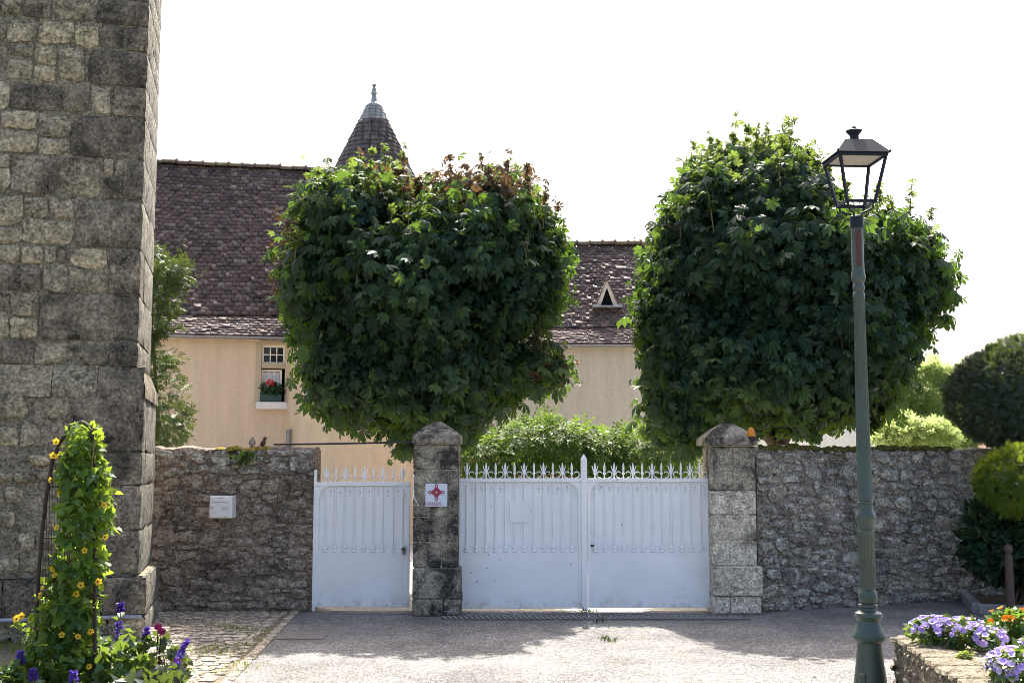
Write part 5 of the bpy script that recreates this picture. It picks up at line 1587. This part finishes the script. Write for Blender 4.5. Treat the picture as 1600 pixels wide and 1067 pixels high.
for i in range(len(P2)):
    if N2[i][1] > -.25: continue
    nv = Vector(N2[i]) + Vector((0, -.5, .1)); e = nv.to_track_quat('Z', 'Y').to_euler(); e.rotate_axis('Z', q.uniform(0, 6)); s = q.uniform(.04, .056)
    link('flower', FM['yel'], vn, Vector(P2[i]) + Vector(N2[i]) * .02, e, (s, s, s)); cnt += 1
    if cnt >= 24: break
for (px, py) in ((83, 712), (88, 690), (26, 966), (34, 962)):
    e = Vector((q.uniform(-.3, .3), -1, .2)).to_track_quat('Z', 'Y').to_euler()
    link('flower', FM['yel'], vn, Vector(rel(vn, at(px, py, TRY - .05))), e, (.05, .05, .05))

# bed in front of the buttress
bedc = gp(150, 1060)
vs = []; fs = []; nsg = 16
x0_, x1_, y0_, y1_ = gp(0, 1067).x - 1.2, gp(285, 1050).x, 6.4, 9.35
for i in range(nsg + 1):
    for j in range(nsg + 1):
        u, v = i / nsg, j / nsg
        h = min(u, 1 - u, v, 1 - v) * 4
        vs.append((x0_ + (x1_ - x0_) * u, y0_ + (y1_ - y0_) * v, .03 + .07 * min(h, 1) + .03 * mnoise.noise((u * 7, v * 7, 2))))
for i in range(nsg):
    for j in range(nsg): a = i * (nsg + 1) + j; fs.append((a, a + 1, a + nsg + 2, a + nsg + 1))
tag(MB().add(vs, fs).build('flower_bed', M['soil'], None, smooth=True), kind='structure')

def salvia(label, px, pyt, pyb, Y, seed, dx=0, tilt=0):
    b = at(px + dx, 1090, Y); b.z = .06
    root = thing('salvia_plant', label, 'flowers', b, group='violet salvia spikes')
    q = random.Random(seed)
    top = Vector(rel(root, at(px, pyt, Y))); bot = Vector(rel(root, at(px + dx * .25, pyb, Y)))
    MB().tube([(0, 0, -.05), bot * .6 + Vector((0, 0, 0)), bot, top], [.006, .005, .004, .002], 6).build('stem', M['twig'], root, smooth=True)
    n = 150; qq = np.random.RandomState(seed)
    t = qq.rand(n); a = qq.rand(n) * 6.28
    rad = .005 + .014 * (1 - t) * (1 + .4 * np.sin(t * 40))
    d = np.stack([np.cos(a), np.sin(a), np.full(n, .4)], 1)
    P = np.array(bot)[None] * (1 - t)[:, None] + np.array(top)[None] * t[:, None] + d * rad[:, None] * .5
    leaves('flower_spike', SIMPLE, P, norm(d), .026, M['salvia'], root, seed, droop=-.2, out=1.0, jit=.25)
    tl = qq.rand(26); P = np.array(bot)[None] * tl[:, None] * .95 + qq.randn(26, 3) * .02; P[:, 2] = np.maximum(P[:, 2], 0)
    leaves('leaf_stalk', SIMPLE, P, norm(np.concatenate([qq.randn(26, 2), np.full((26, 1), .3)], 1)), .09, M['bed_leaf'], root, seed + 1, droop=.1)
salvia('thick violet salvia spike standing beside the buttress foot', 186, 972, 1008, 8.3, 1)
salvia('short violet salvia tip at the top of the bed beside the plinth', 188, 943, 958, 8.6, 2)
salvia('violet salvia spike left of the rusty trellis bar', 32, 1018, 1040, 7.8, 3)
salvia('violet salvia spike low in front of the trellis bar', 52, 1046, 1066, 7.6, 4)
salvia('violet salvia spike low before the vine', 115, 1050, 1072, 7.5, 5)
salvia('slanting violet salvia spike reaching over the cobbles', 293, 1001, 1032, 8.0, 6, dx=-60)
salvia('thin violet salvia spike among the dahlia stems', 230, 980, 1004, 8.2, 7, dx=-15)
salvia('drooping violet salvia spike beside the maroon dahlia', 280, 1036, 1052, 7.8, 8, dx=-40)

def bush(name, label, px, py, rx, rz, Y, m, n, size, seed, flowers=(), cat='plant', ry=.22):
    b = at(px, 1085, Y); b.z = .06
    root = thing(name, label, cat, b)
    E = [(rel(root, c), np.array(r)) for c, r in [px_ell(px, py, rx, rz, Y, ry), px_ell(px + rx * .3, py + rz * .5, rx * .8, rz * .8, Y, ry)]]
    P, Nn = crown_points(E, n, seed, inner=.3, amp=.15, lump_size=.3)
    P = P[P[:, 2] > .0]; Nn = Nn[:len(P)]
    leaves('foliage', BROAD, P, norm(RS.randn(len(P), 3) + np.array([0, -.3, .8])), size, m, root, seed, droop=.15, out=.7, jit=.5)
    q = random.Random(seed); mb = MB()
    for k in range(8): limb(mb, (q.uniform(-.05, .05), q.uniform(-.05, .05), -.04), Vector(P[q.randrange(len(P))]), .006, .003, q, n=4)
    mb.build('stem', M['twig'], root)
    for (fx, fy) in flowers:
        p = Vector(rel(root, at(fx, fy, Y - .1)))
        fl_ = link('flower', FM['dah'], root, p, Euler((R(60), 0, q.uniform(0, 6))), (.075, .075, .075))
        MB().tube([p, Vector((p.x * .6, p.y * .5, p.z * .6)), (0, 0, -.02)], .004, 5).build('flower_stem', M['dark_in'], root)
    return root
bush('bedding_plant', 'bushy glossy green plant at the foot of the vine', 190, 1040, 42, 40, 8.1, M['bed_leaf'], 420, .075, 131)
bush('dahlia_plant', 'dark-leaved dahlia with small maroon blooms next to the cobbles', 240, 1035, 44, 42, 8.3, M['dark_leaf'], 300, .07, 132, ((247, 982), (252, 988), (246, 1036), (280, 1042), (276, 1036)), 'flowers')
bush('bedding_plant', 'low green bedding plant beside the curved rusty trellis bar', 20, 1065, 40, 25, 7.7, M['bed_leaf'], 260, .07, 133)
bush('bedding_plant', 'dark leafy bedding plant in front of the dahlia', 235, 1072, 50, 25, 7.6, M['dark_leaf'], 260, .08, 134)
mb = MB()

# ------------------------------------------------------------------ small growth
def tufts(name, label, pts, n, hgt, seed, m, cat='grass', kind='stuff', spread=.1):
    q = np.random.RandomState(seed); P = []
    for (x, y, z) in pts:
        P.append(np.array([x, y, z]) + q.randn(n, 3) * np.array([spread, spread, 0]))
    P = np.concatenate(P); N_ = norm(q.randn(len(P), 3))
    d = norm(np.concatenate([q.randn(len(P), 2) * .5, np.ones((len(P), 1))], 1))
    o = batch(name, *quadleaf(.09, .02, .4), P, basis(d, N_), hgt * (1 + q.uniform(-.5, .5, len(P))), m, None, kind)
    return tag(o, label, cat)
tufts('joint_grass', 'short dry grass growing in the cobble joints', [gp(px, py, .01)[:] for px, py in ((365, 982), (385, 985), (350, 978), (400, 990), (330, 1015), (320, 1012), (340, 1018), (395, 1010), (300, 972), (310, 1020), (375, 1022), (385, 1040), (410, 1000), (365, 1050))], 60, .035, 5, M['grass'], spread=.12)
tufts('wall_foot_weeds', 'small weeds along the wall feet and gate posts', [gp(px, py, .0)[:] for px, py in ((262, 952), (310, 951), (420, 953), (914, 956), (920, 957), (1130, 953), (1150, 953), (1120, 953), (1305, 946), (1315, 944), (935, 972), (952, 1003), (948, 1000), (245, 953), (285, 952), (345, 953), (375, 953), (455, 953), (1195, 950), (1240, 948), (1270, 947), (1400, 938), (1440, 935), (1470, 932), (1360, 941))], 22, .05, 6, M['shrub'], spread=.05)
tufts('buttress_foot_grass', 'patch of grass at the foot of the stone buttress', [gp(px, py, .0)[:] for px, py in ((20, 1015), (40, 1020), (60, 1010), (5, 1010), (80, 1015), (110, 1005))], 70, .06, 8, M['grass'], spread=.12)
wfp = at(384, 717, WL_Y - .03)
wf = thing('wall_fern', 'small bright green weed sprouting from the brown wall below its top', 'weed', wfp)
qf = np.random.RandomState(4)
leaves('leaf_tuft', SIMPLE, qf.randn(46, 3) * np.array([.06, .02, .03]) + np.array([0, -.03, .0]), norm(qf.randn(46, 3) + np.array([0, -1, .4])), .085, M['wisteria'], wf, 4, droop=.0)
MB().tube([(0, .02, 0), (0, -.03, .02)], .004, 5).build('stem', M['twig'], wf)

# fallen leaves on the asphalt
for (px, py, lbl) in ((1216, 1017, 'small dark fallen leaf at the shadow edge before the amber-beacon pillar'), (1273, 1056, 'small dark fallen leaf on sunlit asphalt beside the lamp post'), (612, 981, 'small dark fallen leaf on the shaded asphalt before the pedestrian gate'), (804, 1065, 'small dark fallen leaf on sunlit asphalt well before the plated gate leaf'), (1210, 972, 'small dark fallen leaf in the shade before the mossy grey wall')):
    g_ = gp(px, py, .004)
    o = MB().add(*[[(x * .05, y * .07, z * .06 + .003) for x, y, z in BROAD[0]], BROAD[1]]).build('fallen_leaf', M['rustdark'], None, loc=g_, rot=(0, 0, rnd.uniform(0, 6)))
    tag(o, lbl, 'leaf', 'fallen leaves on the asphalt')

# sparrows on the wall
def sparrow(label, px, py, face, m):
    p = at(px, py, WL_Y + .12); i = int((p.x - wallL.location.x) / LL * (len(topL) - 1)); p.z = topL[i] + .028
    root = thing('sparrow', label, 'bird', p, face)
    MB().lathe([(.004, 0), (.02, .012), (.03, .035), (.031, .055), (.024, .075), (.017, .085), (.019, .097), (.02, .108), (.015, .12), (.003, .126)], 14).build('body', m, root, smooth=True, rot=(R(22), 0, 0), loc=(0, 0, .012))
    MB().tube([(0, -.058, .118), (0, -.074, .113)], [.006, .001], 6).build('beak', M['black'], root)
    MB().box((0, .03, .02), (.022, .07, .006), rot=Matrix.Rotation(R(-35), 3, 'X')).build('tail', M['sparrow_b'], root)
    for s in (-1, 1):
        MB().tube([(s * .01, 0, .02), (s * .011, -.004, -.008)], .002, 5).build('leg', M['black'], root)
        MB().lathe([(.001, 0), (.014, .015), (.017, .035), (.012, .06), (.002, .075)], 8).build('wing', M['sparrow_b'], root, smooth=True, loc=(s * .022, .004, .026), rot=(R(28), 0, 0))
sparrow('pale-breasted sparrow perched on the brown wall top facing the camera', 394, 690, R(20), M['sparrow_w'])
sparrow('dark brown sparrow perched sideways on the brown wall top', 409, 690, R(75), M['sparrow_b'])
